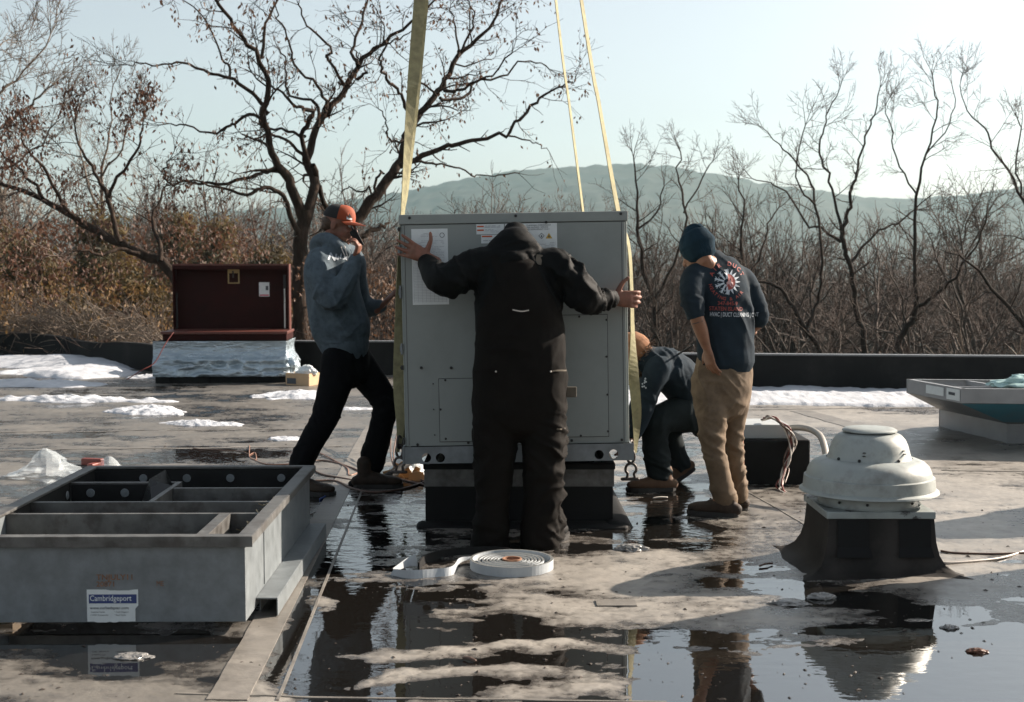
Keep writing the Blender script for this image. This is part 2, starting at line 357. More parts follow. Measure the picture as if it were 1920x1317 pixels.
def water_mat():
    m = bpy.data.materials.new('puddle_water'); m.use_nodes = True; t = m.node_tree; N = t.nodes; L = t.links; b = N['Principled BSDF']
    b.inputs['Base Color'].default_value = (.009,.008,.007, 1); b.inputs['Roughness'].default_value = .015; b.inputs['IOR'].default_value = 3.1
    geo = N.new('ShaderNodeNewGeometry')
    mp = N.new('ShaderNodeMapping'); mp.inputs['Scale'].default_value = (1.0, 1.6, 1); L.new(geo.outputs['Position'], mp.inputs[0])
    n = N.new('ShaderNodeTexNoise'); n.inputs['Scale'].default_value = 9; n.inputs['Detail'].default_value = 3; L.new(mp.outputs[0], n.inputs['Vector'])
    # ripples where the men stand, calm water elsewhere
    k = N.new('ShaderNodeTexNoise'); k.inputs['Scale'].default_value = .9; k.inputs['Detail'].default_value = 2; L.new(geo.outputs['Position'], k.inputs['Vector'])
    r = N.new('ShaderNodeMapRange'); r.inputs[1].default_value = .42; r.inputs[2].default_value = .7; r.inputs[3].default_value = .03; r.inputs[4].default_value = .3; L.new(k.outputs[0], r.inputs[0])
    sp = N.new('ShaderNodeSeparateXYZ'); L.new(geo.outputs['Position'], sp.inputs[0])
    r3 = N.new('ShaderNodeMapRange'); r3.inputs[1].default_value = 5.9; r3.inputs[2].default_value = 6.8; r3.inputs[3].default_value = 0; r3.inputs[4].default_value = .5; L.new(sp.outputs[1], r3.inputs[0])
    ad = N.new('ShaderNodeMath'); L.new(r.outputs[0], ad.inputs[0]); L.new(r3.outputs[0], ad.inputs[1])
    bp = N.new('ShaderNodeBump'); bp.inputs['Distance'].default_value = .006; L.new(ad.outputs[0], bp.inputs['Strength']); L.new(n.outputs[0], bp.inputs['Height']); L.new(bp.outputs[0], b.inputs['Normal'])
    return m
def grid(name, x0, x1, y0, y1, dx, dy, mat_):
    nx = int((x1-x0)/dx)+1; ny = int((y1-y0)/dy)+1
    X, Y = np.meshgrid(np.linspace(x0, x1, nx), np.linspace(y0, y1, ny))
    Z = ground_height(X, Y)
    return X, Y, Z, nx, ny
# one roof sheet: rows denser near the viewer
ys = [2.6]
while ys[-1] < 24: ys.append(ys[-1]+max(.011, .0000+.0032*ys[-1]*ys[-1]/6.0*.9))
ys = np.array(ys); ss = np.linspace(-1, 1, 820)
Yg = np.repeat(ys[:, None], len(ss), 1); Xg = ss[None, :]*(.46*Yg+.35)
Zg = ground_height(Xg, Yg)
nx, ny = len(ss), len(ys)
V = np.stack([Xg, Yg, Zg], -1).reshape(-1, 3)
i = np.arange((ny-1)*(nx-1)); a = (i//(nx-1))*nx+i % (nx-1)
F = np.stack([a, a+1, a+nx+1, a+nx], -1)
# drop rows beyond the far parapet, and continue the sheet plainly to the sides and behind the viewer
W_ = len(V); 
cx_, cy_ = V[F].mean(1)[:, 0], V[F].mean(1)[:, 1]
lim = np.where(cx_ > .1, 15.42-(cx_-.1)*.115, np.where(cx_ > -4.6, 18.0, 18.0+(-4.6-cx_)*1.08)); F = F[cy_ < lim]
ground = pyo('roof_ground', V, F, M_ROOF, None, True); tag(ground, kind='structure')
bm = bmesh.new()
def quad(bm, pts): bm.faces.new([bm.verts.new(p) for p in pts])
zf = .004
for sgn in (-1, 1):
    ye = 24 if sgn < 0 else 13.9
    xa = lambda y: sgn*(.46*y+.35)
    quad(bm, [(xa(2.6), 2.6, zf), (sgn*16, 2.6, zf), (sgn*16, ye, zf), (xa(ye), ye, zf)][::sgn])
quad(bm, [(-16, -8, zf), (16, -8, zf), (16, 2.6, zf), (-16, 2.6, zf)])
o = bmo('roof_surround', bm, M_ROOF); tag(o, kind='structure')
bm = bmesh.new(); quad(bm, [(-9, 2.6, 0), (9, 2.6, 0), (9, 14.2, 0), (.1, 15.25, 0), (.1, 17.7, 0), (-9, 17.7, 0)]); wtr = bmo('puddle_water', bm, water_mat()); tag(wtr, kind='structure')
# building under the roof
M_WALLB = mat('building_wall', (.25,.22,.2), .8)
o = boxo('building_wall', (-16, -8, -4.2), (16, 13.9, -.08), M_WALLB, None, 0); tag(o, 'low flat roofed building under the crew, its walls out of view', 'building'); o['kind'] = 'structure'

o = boxo('building_wing', (-16, 13.9, -4.2), (.2, 18.0, -.08), M_WALLB, None, 0); o['kind'] = 'structure'

# membrane laps: raised strips welded on the roof
M_LAP = mat('membrane_lap', (.18,.166,.146), .45, 0, .2, 8, .35, 60, (.13,.12,.107), (.5,.66), 7)
def lap(p0, p1, wd, name='membrane_seam', par=None):
    p0 = Vector(p0); p1 = Vector(p1); d = p1-p0; n = max(6, int(d.length/.06)); t = d.normalized(); s = Vector((-t.y, t.x, 0))
    V = []; F = []
    xs = np.array([[(p0+d*(k/n)+s*(wd*o_))[c] for c in (0, 1)] for k in range(n+1) for o_ in (-.5, -.49, .49, .5)])
    H = np.maximum(ground_height(xs[:, 0], xs[:, 1]), -.001)
    for k in range(n+1):
        for j in range(4):
            x, y = xs[k*4+j]; V.append((x, y, H[k*4+j]+(.0035 if j in (1, 2) else -.006)))
    for k in range(n):
        for j in range(3): a = k*4+j; F.append((a, a+1, a+5, a+4))
    o = pyo(name, V, F, M_LAP, ground); return o
lap(g(425,1317), g(700,800), .14)
lap(g(520,1317), g(718,822), .012)
lap(g(0,812), g(540,806), .03); lap(g(0,845), g(640,838), .05)
lap(g(1500,772), g(1610,803), .22); lap(g(1765,884), g(1990,886), .02)
lap(g(330,1305), g(1250,1317), .012); lap(g(0,728), g(560,716), .03); lap(g(1370,905), g(1535,1000), .012)
lap(g(1400,770), g(1760,765), .04)

# parapets
M_PAR = mat('parapet_membrane', (.014,.014,.014), .8, 0, .3, 3, .4, 20, (.028,.027,.026), (.5,.7), 2, spec=.12)
M_COPE = mat('coping_metal', (.13,.135,.14), .45, .2, .15, 6)
def parapet(pts, zt, label, th=.13, cope=True, name='parapet_wall'):
    e = empty(name, (pts[0][0], pts[0][1], 0), label=label, cat='parapet')
    bmw = bmesh.new(); P = [Vector((x, y, 0)) for x, y in pts]
    for mat_, z0, z1, grow, nm in ((M_PAR, -.05, zt, 0, 'wall'), (M_COPE, zt, zt+.018, .008, 'coping')):
        if nm == 'coping' and not cope: continue
        V = []; F = []; n = 0
        S = []
        for a, b in zip(P, P[1:]):
            k = max(1, int((b-a).length/.25)); S += [a+(b-a)*(i/k) for i in range(k)]
        S.append(P[-1])
        for i, p in enumerate(S):
            t = (S[min(i+1, len(S)-1)]-S[max(0, i-1)]).normalized(); s = Vector((-t.y, t.x, 0)); zz = (0 if cope else float(fbm(np.array([[p.x, p.y]]), .8, 3, 8)[0])*.05)
            for off, z in ((-grow, z0), (-grow, z1+zz), (th+grow, z1+zz), (th+grow, z0)):
                v = p+s*off; V.append((v.x-P[0].x, v.y-P[0].y, z))
        for i in range(len(S)-1):
            for j in range(4): F.append((i*4+j, i*4+(j+1) % 4, (i+1)*4+(j+1) % 4, (i+1)*4+j))
        F.append((0, 3, 2, 1)); a = 4*(len(S)-1); F.append((a, a+1, a+2, a+3))
        pyo(nm, V, F, mat_, e)
    return e
parapet([(.1, 15.3), (6.2, 14.6), (16, 13.9)], .45, 'low black membrane parapet with thin pale coping behind the right man')
parapet([(-4.6, 17.9), (0.1, 17.7)], .44, 'low dark parapet behind the red box and left man', cope=True)
parapet([(-16, 26), (-8.6, 22.3), (-4.6, 17.95)], .36, 'rough dark overgrown parapet at far left behind the snow', cope=False)
parapet([(.1, 17.7), (.12, 15.3)], .445, 'short return of parapet hidden behind the grey unit')

# ================================================================ SNOW
def snow(label, cx, cy, rx, ry, h, rot=0, seed=0, lumps=.5, thr=.35, far=False):
    n = 90; X, Y = np.meshgrid(np.linspace(-1.25, 1.25, n), np.linspace(-1.25, 1.25, n))
    P = np.stack([X*rx, Y*ry], -1)
    fr = 1.8/max(.25, min(rx, ry*2))
    d = np.sqrt(X**2+Y**2)+.45*fbm(P, fr, 4, seed)
    z = np.clip(1-d**1.6, -1, 1); hh = np.where(z > 0, .72*h*np.maximum(z, 0)**.85*(1-lumps+lumps*(fbm(P, fr*2.5, 4, seed+5)+.8)), -.02)
    hh = hh+np.where(z > 0, .007*fbm(P, 14, 3, seed+3)-.004, 0)
    V = np.stack([P[..., 0], P[..., 1], hh], -1).reshape(-1, 3)
    i = np.arange((n-1)**2); a = (i//(n-1))*n+i % (n-1); F = np.stack([a, a+1, a+n+1, a+n], -1)
    keep = (V[F][:, :, 2] > -.015).any(1)
    o = pyo('snow_patch', V, F[keep], M_SNOW, None, True); o.location = (cx, cy, .004); o.rotation_euler = (0, 0, rot)
    return tag(o, label, 'snow patch', 'melting snow patches on the roof')
def sp(px, py): v = g(px, py); return v.x, v.y
snow('broad shaded snow drift against the far left parapet', *sp(60,683), 2.5, 1.0, .20, -.25, 1, .3)
snow('smooth snow mound just left of the wrapped curb', *sp(155,700), 1.0, .8, .17, -.3, 2, .15)
snow('sunlit lumpy snow at the left edge in front of the drift', *sp(45,722), 1.0, .4, .11, 0, 3)
snow('long thin snow ridge left of centre on the grey roof', *sp(130,752), 1.1, .2, .09, -.12, 14)
snow('short lumpy snow ridge in the middle of the trail', *sp(278,772), .42, .3, .10, -.35, 5)
snow('thin tapering snow streak at the end of the trail', *sp(375,796), .45, .15, .06, -.2, 6)
snow('flat snow patch beside the cardboard box', *sp(560,742), .45, .5, .07, .1, 7)
snow('small snow scrap below the flat patch by the box', *sp(655,768), .22, .1, .04, 0, 8)
snow('small snow scrap near the left man back leg', *sp(540,824), .16, .12, .04, 0, 9)
snow('tiny snow scrap against the left foot of the wrapped curb', *sp(278,708), .3, .2, .06, 0, 10)
# strip along the right parapet
n1, n2 = 420, 26
X, T = np.meshgrid(np.linspace(.3, 7.2, n1), np.linspace(0, 1, n2))
yb = 15.28-(X-.1)*.115; wd = 1.15+.12*fbm(np.stack([X, X*0], -1), .9, 5, 3)+.05*np.sin(X*1.3)
Yy = yb-wd*T; Zz = .10*np.sqrt(np.clip(1-T, 0, 1))*(1+.25*fbm(np.stack([X, Yy], -1), 2.5, 4, 9))+.012*fbm(np.stack([X, Yy], -1), 14, 3, 2)+.004
Zz[-1] = -.01
V = np.stack([X, Yy, Zz], -1).reshape(-1, 3); i = np.arange((n1-1)*(n2-1)); a = (i//(n1-1))*n1+i % (n1-1)
o = pyo('snow_strip', V, np.stack([a, a+1, a+n1+1, a+n1], -1), M_SNOW, None, True); tag(o, 'long strip of snow lying along the foot of the right parapet', 'snow strip')
# ================================================================ LAND, HILL
def hill():
    prof = np.array([(-1500,470),(-700,450),(0,418),(300,405),(440,396),(560,388),(700,372),(760,360),(850,340),(960,323),(1080,313),(1200,309),(1280,316),(1340,329),(1420,345),(1500,356),(1600,371),(1680,376),(1760,372),(1860,358),(1960,345),(2300,330),(3000,380),(4500,450)], float)
    ang = np.linspace(-1.05, 1.05, 560); rr = np.concatenate([[13, 18, 24.2, 30, 40, 60, 100, 180, 300], np.linspace(420, 1500, 60), [1600, 1750]])
    pxs = 960+FPX*np.tan(ang); py = np.interp(pxs, prof[:, 0], prof[:, 1])
    zr = CAMZ+1500*(np.tan(np.arctan((658.5-py)/FPX)-PITCH))*1.0
    V = []
    A, RR_ = np.meshgrid(ang, rr); ZR = np.repeat(zr[None], len(rr), 0)
    t = np.clip((RR_-420)/1080, 0, 1)
    Zb = -4.3-26*sstep(40, 300, RR_)
    P = np.stack([RR_*np.tan(A), RR_], -1)
    Z = Zb+(ZR-Zb)*sstep(0, 1, t*.5+.0)*2.0*np.where(t < 1, 1, 1)
    Z = np.where(t > 0, Zb*(1-t**1.3)+ZR*t**1.3, Zb)
    Z = Z+t*(1-t)*18*fbm(P, .004, 4, 3)
    Z = Z+np.where(t > .2, 2.2*np.abs(vn(P, .09, 5))+1.6*vn(P, .2, 8), 0)+np.where(t <= 0, .6*fbm(P, .05, 3, 9), 0)
    Z = np.where(RR_ > 1550, -40, Z)
    V = np.stack([P[..., 0], P[..., 1], Z], -1).reshape(-1, 3); nx = len(ang); ny = len(rr)
    i = np.arange((ny-1)*(nx-1)); a = (i//(nx-1))*nx+i % (nx-1)
    m = mat('wooded_hillside', (.020,.026,.022), .95, 0, .45, .03, 0, 1, (.012,.022,.020), (.42,.58), .012)
    o = pyo('hill_terrain', V, np.stack([a, a+1, a+nx+1, a+nx], -1), m, None, True); tag(o, kind='structure'); return o
hill()
bm = bmesh.new()
for x0, x1, y0, y1 in ((-5000,-16.02,-60,12.9),(16.02,5000,-60,12.9),(-16.02,16.02,-60,-8.02)):
    bm.faces.new([bm.verts.new(p) for p in ((x0,y0,-4.25),(x1,y0,-4.25),(x1,y1,-4.25),(x0,y1,-4.25))])
o = bmo('leaf_litter_ground', bm, mat('leaf_litter', (.11,.07,.045), .9, 0, .4, .5)); tag(o, kind='structure')

# ================================================================ TREES
class Br:
    def __init__(s): s.d = {}
    def add(s, P, Rr, sides): s.d.setdefault((len(P), sides), []).append((np.asarray(P, float), np.asarray(Rr, float)))
    def arrays(s):
        VV = []; FF = []; off = 0
        for (k, sd_), L in s.d.items():
            P = np.stack([l[0] for l in L]); Rr = np.stack([l[1] for l in L]); n = len(L)
            T = np.gradient(P, axis=1); T /= np.linalg.norm(T, axis=2, keepdims=True)+1e-9
            D = P[:, -1]-P[:, 0]; ax = np.zeros((n, 3)); ax[np.arange(n), np.abs(D).argmin(1)] = 1
            U = np.cross(T, ax[:, None, :]); U /= np.linalg.norm(U, axis=2, keepdims=True)+1e-9; W = np.cross(T, U)
            th = np.arange(sd_)*2*np.pi/sd_
            V = P[:, :, None]+Rr[:, :, None, None]*(U[:, :, None]*np.cos(th)[:, None]+W[:, :, None]*np.sin(th)[:, None])
            VV.append(V.reshape(-1, 3)); b = off+np.arange(n)[:, None, None]*k*sd_+np.arange(k-1)[None, :, None]*sd_; j = np.arange(sd_)[None, None, :]; j2 = (j+1) % sd_
            FF.append(np.stack([b+j, b+j2, b+sd_+j2, b+sd_+j], -1).reshape(-1, 4)); off += n*k*sd_
        return np.concatenate(VV), np.concatenate(FF)
def unit_(v): return v/(np.linalg.norm(v)+1e-9)
class Tree:
    def __init__(s, seed, gnarl=.25, up=.15, ratio=.62, ang=.75, leaves=0, minr=.0035, spread=1.0, fork=2.0):
        s.b = Br(); s.tw = Br(); s.r = np.random.RandomState(seed); s.gn = gnarl; s.up = up; s.ratio = ratio; s.ang = ang; s.minr = minr; s.tips = []; s.fork = fork
    def twig_dir(s, d, a):
        v = s.r.normal(size=3); v = unit_(v-d*v.dot(d)); return unit_(d*math.cos(a)+v*math.sin(a))
    def path(s, p, d, L, r0, r1, n, gn):
        P = [p]; 
        for k in range(n):
            d = unit_(d+gn*s.r.normal(size=3)*.6+np.array([0, 0, s.up*.35])); P.append(P[-1]+d*L/n)
        return P, d
    def grow(s, p, d, L, r, lev):
        n = 5 if lev >= 3 else (4 if lev == 2 else 3); sides = 6 if lev >= 3 else (4 if lev == 2 else 3)
        r1 = r*(.45 if lev > 0 else .4)
        P, dd = s.path(p, d, L, r, r1, n, s.gn); s.fin(P, np.linspace(r, max(r1, s.minr*.6), n+1), sides, lev)
        s.kids(P, r, r1, L, lev)
    def fin(s, P, Rr, sides, lev): (s.b if lev >= 2 else s.tw).add(P, np.maximum(Rr, s.minr*.55), sides)
    def kids(s, P, r, r1, L, lev, dens=1.0, t0=.25):
        if lev <= 0: s.tips.append(P[-1]); s.tips.append((P[-1]+P[-2])/2); return
        nk = max(2, int(round((4.4 if lev > 1 else 5)*dens))); m = len(P)-1
        for k in range(nk):
            t = t0+(1-t0)*(k+s.r.rand()*.8)/nk; i = min(int(t*m), m-1); f = t*m-i
            q_ = P[i]*(1-f)+P[i+1]*f; d = unit_(P[i+1]-P[i]); rr_ = (r+(r1-r)*t)
            s.grow(q_, s.twig_dir(d, s.ang*(.6+.7*s.r.rand())), L*s.ratio*(.55+.6*s.r.rand())*(1.15-.4*t), max(s.minr, rr_*.62), lev-1)
        d = unit_(P[-1]-P[-2]); s.grow(P[-1], s.twig_dir(d, .2), L*s.ratio*.8, max(s.minr, r1*.9), lev-1)
def leaf_quads(rs, pts, n, size, spread, hang=.6, aspect=.45):
    pts = np.asarray(pts); c = pts[rs.randint(len(pts), size=n)]+rs.normal(size=(n, 3))*spread; c[:, 2] -= size*.6
    u = rs.normal(size=(n, 3)); u[:, 2] = -abs(u[:, 2])-hang*2; u /= np.linalg.norm(u, axis=1)[:, None]
    v = np.cross(u, rs.normal(size=(n, 3))); v /= np.linalg.norm(v, axis=1)[:, None]; s_ = size*(.6+.8*rs.rand(n))[:, None]
    a = c-v*s_*aspect*.5; b = c+u*s_*.5-v*s_*aspect*.1+v*s_*aspect*.5; V = np.stack([c, c+u*s_*.5-v*s_*aspect*.5, c+u*s_, c+u*s_*.5+v*s_*aspect*.5], 1)
    return V.reshape(-1, 3), np.arange(n*4).reshape(n, 4)
M_BARK = mat('dark_bark', (.030,.021,.016), .9, 0, .35, 9, .9, 16, (.05,.035,.026), (.5,.65), 6, stretch=(1,1,.4), bdist=.03, spec=.1)
M_BARKG = mat('grey_brown_bark', (.060,.045,.035), .9, 0, .3, 2, .5, 20)
M_BARKP = mat('pale_dry_twig', (.13,.10,.075), .9, 0, .3, 2)
M_TWIG = mat('red_brown_twig', (.065,.044,.034), .9, 0, .3, 3)
M_POD = mat('brown_hanging_leaf', (.10,.052,.028), .7, 0, .45, 3, transl=.3)
M_RLEAF = mat('rust_dead_leaf', (.085,.040,.024), .7, 0, .5, 3, transl=.35)
M_GLEAF = mat('golden_conifer_needles', (.13,.085,.030), .8, 0, .5, 1.2, 0, 1, (.045,.042,.022), (.42,.6), .8, transl=.35)
def make_tree(name, T, loc, label, mats, parts=('trunk', 'branches'), cat='tree', group=None, leaves=None):
    e = empty(name, loc, label=label, cat=cat, group=group)
    V, F = T.b.arrays(); pyo('trunk', V, F, mats[0], e, True)
    if T.tw.d:
        V, F = T.tw.arrays(); o = pyo('twigs', V, F, mats[1], e, True); o['kind'] = 'stuff'
    if leaves:
        n, size, spread, m = leaves; V, F = leaf_quads(T.r, T.tips, n, size, spread); o = pyo('hanging_leaves', V, F, m, e); o['kind'] = 'stuff'
    return e
def traced(seed, Y, limbs, base, jit=.25, lev=2, dens=1.0, gnarl=.35, Lf=1.0, minr=.004, up=.1):
    """limbs: [(list of (px,py,width px), depth offset at the end, level)]"""
    T = Tree(seed, gnarl=gnarl, up=up, ang=.85, minr=minr, ratio=.6)
    B = np.array(q(base[0], base[1], Y)); B[2] = -4.3 if base[2] else B[2]
    sc = Y/FPX
    for pts, dy, lv in limbs:
        P = []; W = []
        n = len(pts)
        for i_, (x, y, w_) in enumerate(pts):
            yy = Y+dy*i_/(n-1); P.append(np.array(q(x, y, yy))-B); W.append(w_*sc*.5*WK)
        D = catmull([tuple(p)+(w_,) for p, w_ in zip(P, W)], 3); D = np.array(D)
        D[1:-1, :3] += T.r.normal(size=(len(D)-2, 3))*sc*2.0
        T.b.add(D[:, :3], D[:, 3], 10 if W[0] > .06 else 7)
        if lv is None: continue
        # side shoots along the limb
        L = np.linalg.norm(np.diff(D[:, :3], axis=0), axis=1).sum(); m = len(D)-1; nk = int(L/(.34/dens))
        for k in range(nk):
            t = (.12 if lv > 1 else .05)+(.88)*(k+T.r.rand())/nk; i_ = min(int(t*m), m-1); f = t*m-i_
            q_ = D[i_, :3]*(1-f)+D[i_+1, :3]*f; d = unit_(D[i_+1, :3]-D[i_, :3])
            if T.r.rand() < .25 and D[i_, 3] > .05: continue
            l2 = lv if T.r.rand() < .55*t+.25 else lv-1
            T.grow(q_, T.twig_dir(d, .6+.6*T.r.rand()), Lf*(.32+.30*l2)*(.6+.7*T.r.rand()), max(minr, min(D[i_, 3]*.4, .03)), max(0, l2))
        d = unit_(D[-1, :3]-D[-2, :3])
        for _ in range(3): T.grow(D[-1, :3], T.twig_dir(d, .35), Lf*.8, max(minr, D[-1, 3]*.7), lv)
    return T, B
YT = 24.0; WK = .66
L = [([(568,760,70),(566,640,50),(562,560,44),(563,480,42),(566,430,40),(572,395,40)], 0, None),
 ([(568,410,32),(548,350,27),(530,320,24),(510,285,20),(500,245,18),(495,205,17),(505,170,15),(490,120,13),(468,88,12),(440,50,10),(410,10,9),(392,-25,7)], -1.5, 2),
 ([(576,410,32),(588,345,28),(577,300,24),(594,241,20),(613,211,19),(646,168,17),(671,124,15),(704,91,12),(755,55,9),(799,15,7),(840,-20,5)], 1.5, 2),
 ([(671,124,13),(660,98,9),(675,55,8),(682,29,7),(690,-5,6)], 1.2, 1), ([(646,160,10),(620,117,8),(613,106,8),(620,91,7),(591,62,6),(569,40,5),(560,10,4)], -1, 1),
 ([(668,149,9),(680,140,8),(690,137,7)], 0, None),
 ([(578,305,16),(566,255,13),(573,233,14),(584,215,15),(572,206,11),(558,200,9),(529,175,7),(507,160,6)], -.8, 1),
 ([(612,212,10),(609,190,9),(598,160,8),(562,135,7),(547,98,6),(540,66,5),(522,36,4),(515,5,3)], -1.6, 1),
 ([(596,240,11),(597,204,9),(580,186,8),(544,179,7),(536,153,6),(536,117,5),(525,95,4)], 1.2, 1),
 ([(570,302,12),(551,273,9),(522,258,8),(500,250,7)], -.5, 1), ([(572,256,10),(540,247,8),(505,241,7)], .5, 1),
 ([(586,310,18),(596,345,16),(606,378,15),(612,400,13)], 1.0, 0),
 ([(566,450,20),(551,425,16),(531,366,13),(505,353,11),(481,356,10),(446,363,8),(391,346,6),(350,340,4)], -1.4, 1),
 ([(545,345,16),(526,324,13),(500,323,11),(481,326,10),(426,343,9),(388,341,8),(351,341,7),(326,346,6),(311,338,5),(308,316,5),(318,300,4)], -1.8, 1),
 ([(503,215,15),(488,192,12),(466,170,11),(436,150,10),(396,137,8),(351,120,7),(320,118,5),(296,123,5),(262,118,4),(240,122,3)], -1.0, 1),
 ([(497,237,13),(480,218,10),(466,215,10),(440,232,8),(426,240,8),(391,248,6),(351,235,5),(320,232,4)], .8, 1),
 ([(490,110,10),(501,50,8),(521,0,6),(530,-25,5)], .7, 1), ([(430,146,8),(430,122,7),(415,108,6),(395,60,5),(370,20,4),(330,-5,3)], .6, 1),
 ([(566,520,34),(595,485,33),(632,440,32),(675,401,33),(704,365,30),(735,325,28),(752,300,26),(757,265,22),(773,237,20),(790,210,19),(814,182,18),(835,153,16),(857,106,14),(897,73,11),(927,40,8),(940,0,6),(950,-20,4)], 2.2, 2),
 ([(750,312,18),(775,300,17),(828,277,14),(857,270,13),(901,261,11),(948,252,10),(965,232,9),(992,208,9),(1010,186,8),(1035,170,6),(1061,157,5),(1078,150,3)], .5, 1),
 ([(762,305,9),(800,306,7),(828,309,6),(865,317,5),(885,331,5),(901,328,4),(940,328,4),(972,325,3)], 1, 0),
 ([(825,184,10),(850,187,9),(875,180,8),(894,153,7),(937,146,6),(974,120,5),(1005,118,4),(1030,130,3)], 1.4, 1),
 ([(832,170,10),(850,171,9),(870,168,8),(895,152,6),(925,140,5),(960,100,4)], -1, 1),
 ([(857,106,8),(865,91,7),(880,62,6),(890,30,4),(880,5,3)], -.8, 1), ([(857,108,7),(860,80,6),(850,40,5),(845,10,3)], .5, 1),
 ([(765,215,11),(760,192,10),(750,171,9),(730,155,9),(719,142,8),(711,120,7),(716,104,6),(726,84,5),(752,72,4),(770,60,3)], -1.3, 1),
 ([(818,180,7),(800,160,6),(786,153,5),(790,135,4)], 0, 0), ([(705,360,8),(704,338,8),(712,325,7),(720,326,6)], 0, None),
 ([(700,366,7),(690,352,6),(672,362,5),(655,352,4),(640,360,3)], .8, 0), ([(952,255,6),(990,260,4),(1010,270,3),(1030,285,2)], .5, 0),
 ([(640,452,20),(668,446,17),(690,436,15),(716,424,13),(730,418,6)], .5, None), ([(755,262,8),(733,266,6),(726,250,5),(724,225,4),(710,205,3)], -.7, 1)]
T, B = traced(11, YT, L, (566, 640, True), dens=1.25, gnarl=.42, Lf=.95, minr=.0045, up=.05)
make_tree('locust_tree', T, B, 'big gnarled dark locust tree behind the man in the red cap', (M_BARK, M_BARK), leaves=(2500, .08, .05, M_POD))

# left leaning tree with rust leaves
L = [([(345,560,26),(312,498,24),(262,476,22),(215,452,20),(170,428,18),(125,400,15),(75,372,12),(20,352,9),(-40,340,6)], 1.5, 1),
 ([(225,455,13),(212,410,11),(203,365,10),(185,335,8),(165,305,7),(150,270,5),(140,235,4)], .5, 2),
 ([(205,370,8),(220,330,7),(245,300,6),(262,265,5),(268,230,3)], -.8, 2), ([(160,425,10),(120,380,8),(90,330,7),(60,290,5),(40,260,4)], -1, 2),
 ([(300,490,12),(302,455,10),(285,420,8),(295,385,6),(310,350,4)], 1, 2), ([(262,476,10),(225,470,8),(190,478,7),(150,470,5),(110,480,4)], -1, 1), ([(80,372,8),(60,340,7),(30,310,5),(5,290,3)], .5, 2)]
WK = .85
T, B = traced(23, 21.0, L, (350, 600, True), dens=.9, gnarl=.4, Lf=.62, minr=.005)
make_tree('leaning_tree', T, B, 'low leaning tree with arching limb and rust leaves behind the red chest', (M_BARK, M_TWIG), leaves=(2300, .075, .09, M_RLEAF))

# bare trees beyond the right parapet whose limbs can be followed one by one
WK = .82
def tr_tree(seed, Y, base, limbs, label, mats, name='bare_tree', **kw):
    T, B = traced(seed, Y, limbs, base, **kw); return make_tree(name, T, B, label, mats, group='bare trees beyond the roof edge')
M_BARKD = mat('dark_grey_bark', (.036,.027,.022), .9, 0, .3, 3, spec=.1)
kw = dict(dens=.9, gnarl=.22, Lf=.72, minr=.0042, up=.15)
tr_tree(201, 31, (1623,662,True), [([(1626,760,15),(1623,662,14),(1612,605,13),(1602,547,12),(1594,501,11),(1585,470,11),(1579,447,11),(1585,416,9),(1594,385,8),(1596,354,7),(1606,327,6),(1615,285,5),(1629,242,4),(1639,215,3.5),(1650,165,2.5)], 0, 2),
 ([(1579,447,8),(1565,373,6),(1550,327,5.5),(1542,300,5),(1535,273,4.5),(1544,239,3.5),(1556,208,3),(1575,165,2)], -1, 2), ([(1594,493,7),(1623,458,6),(1658,431,5),(1693,412,4),(1720,393,3)], 1, 2),
 ([(1577,454,8),(1538,431,6),(1508,416,5),(1473,362,4),(1442,343,3),(1410,335,2)], .5, 2)], 'tallest forked bare tree right of the man in khaki trousers', (M_BARKD, M_TWIG), **kw)
tr_tree(202, 30, (1685,650,True), [([(1672,760,15),(1682,655,14),(1700,612,13),(1720,578,12),(1715,508,9),(1714,431,8),(1720,370,7),(1735,292,5),(1754,223,4),(1756,195,3.5),(1748,140,2.5)], 0, 2),
 ([(1722,574,9),(1750,555,8),(1781,531,7),(1804,497,5),(1835,450,4),(1850,400,3)], -1, 2), ([(1720,366,5),(1696,327,4),(1677,277,3.5),(1671,239,3),(1660,200,2)], .8, 2), ([(1735,292,3.5),(1770,250,3),(1790,200,2.5),(1785,160,2)], .8, 1)], 'slender bare tree leaning left at its foot with upswept limbs at right', (M_BARKD, M_TWIG), **kw)
tr_tree(203, 29, (1535,662,True), [([(1545,760,14),(1535,662,12),(1511,620,11),(1488,578,9),(1465,543,8),(1419,524,5),(1380,505,3)], 0, 2), ([(1511,620,9),(1528,580,8),(1538,539,8),(1542,470,7),(1529,385,6),(1521,343,5),(1488,300,4),(1457,269,3),(1430,240,2)], 1, 2),
 ([(1529,385,5),(1500,350,4),(1495,290,3),(1510,235,2.5)], -.8, 2)], 'leaning bare tree between the khaki man and the tall forked tree', (M_BARKD, M_TWIG), **kw)
tr_tree(204, 32, (1230,662,True), [([(1232,760,12),(1230,647,11),(1226,570,10),(1203,489,9),(1195,431,7),(1195,366,5),(1188,296,3)], 0, 2), ([(1228,560,8),(1262,500,7),(1282,431,6),(1282,366,5),(1272,331,4),(1276,285,3)], 1, 2), ([(1282,400,4),(1310,350,3.5),(1330,310,3)], .5, 2), ([(1195,431,5),(1230,400,4),(1245,350,3)], .5, 1)], 'bare tree between the outer sling and the navy beanie', (M_BARKD, M_TWIG), **kw)
tr_tree(205, 28, (1925,640,True), [([(1945,760,15),(1935,640,13),(1912,601,10),(1874,555,8),(1835,508,6),(1800,480,4)], 0, 2), ([(1932,620,12),(1950,500,10),(1928,400,8),(1901,339,6),(1862,281,5),(1847,239,4),(1816,208,3),(1800,160,2)], 1, 2), ([(1915,365,5),(1905,300,4),(1915,240,3)], -1, 2)], 'bare tree cut by the right edge of the view', (M_BARKD, M_TWIG), **kw)
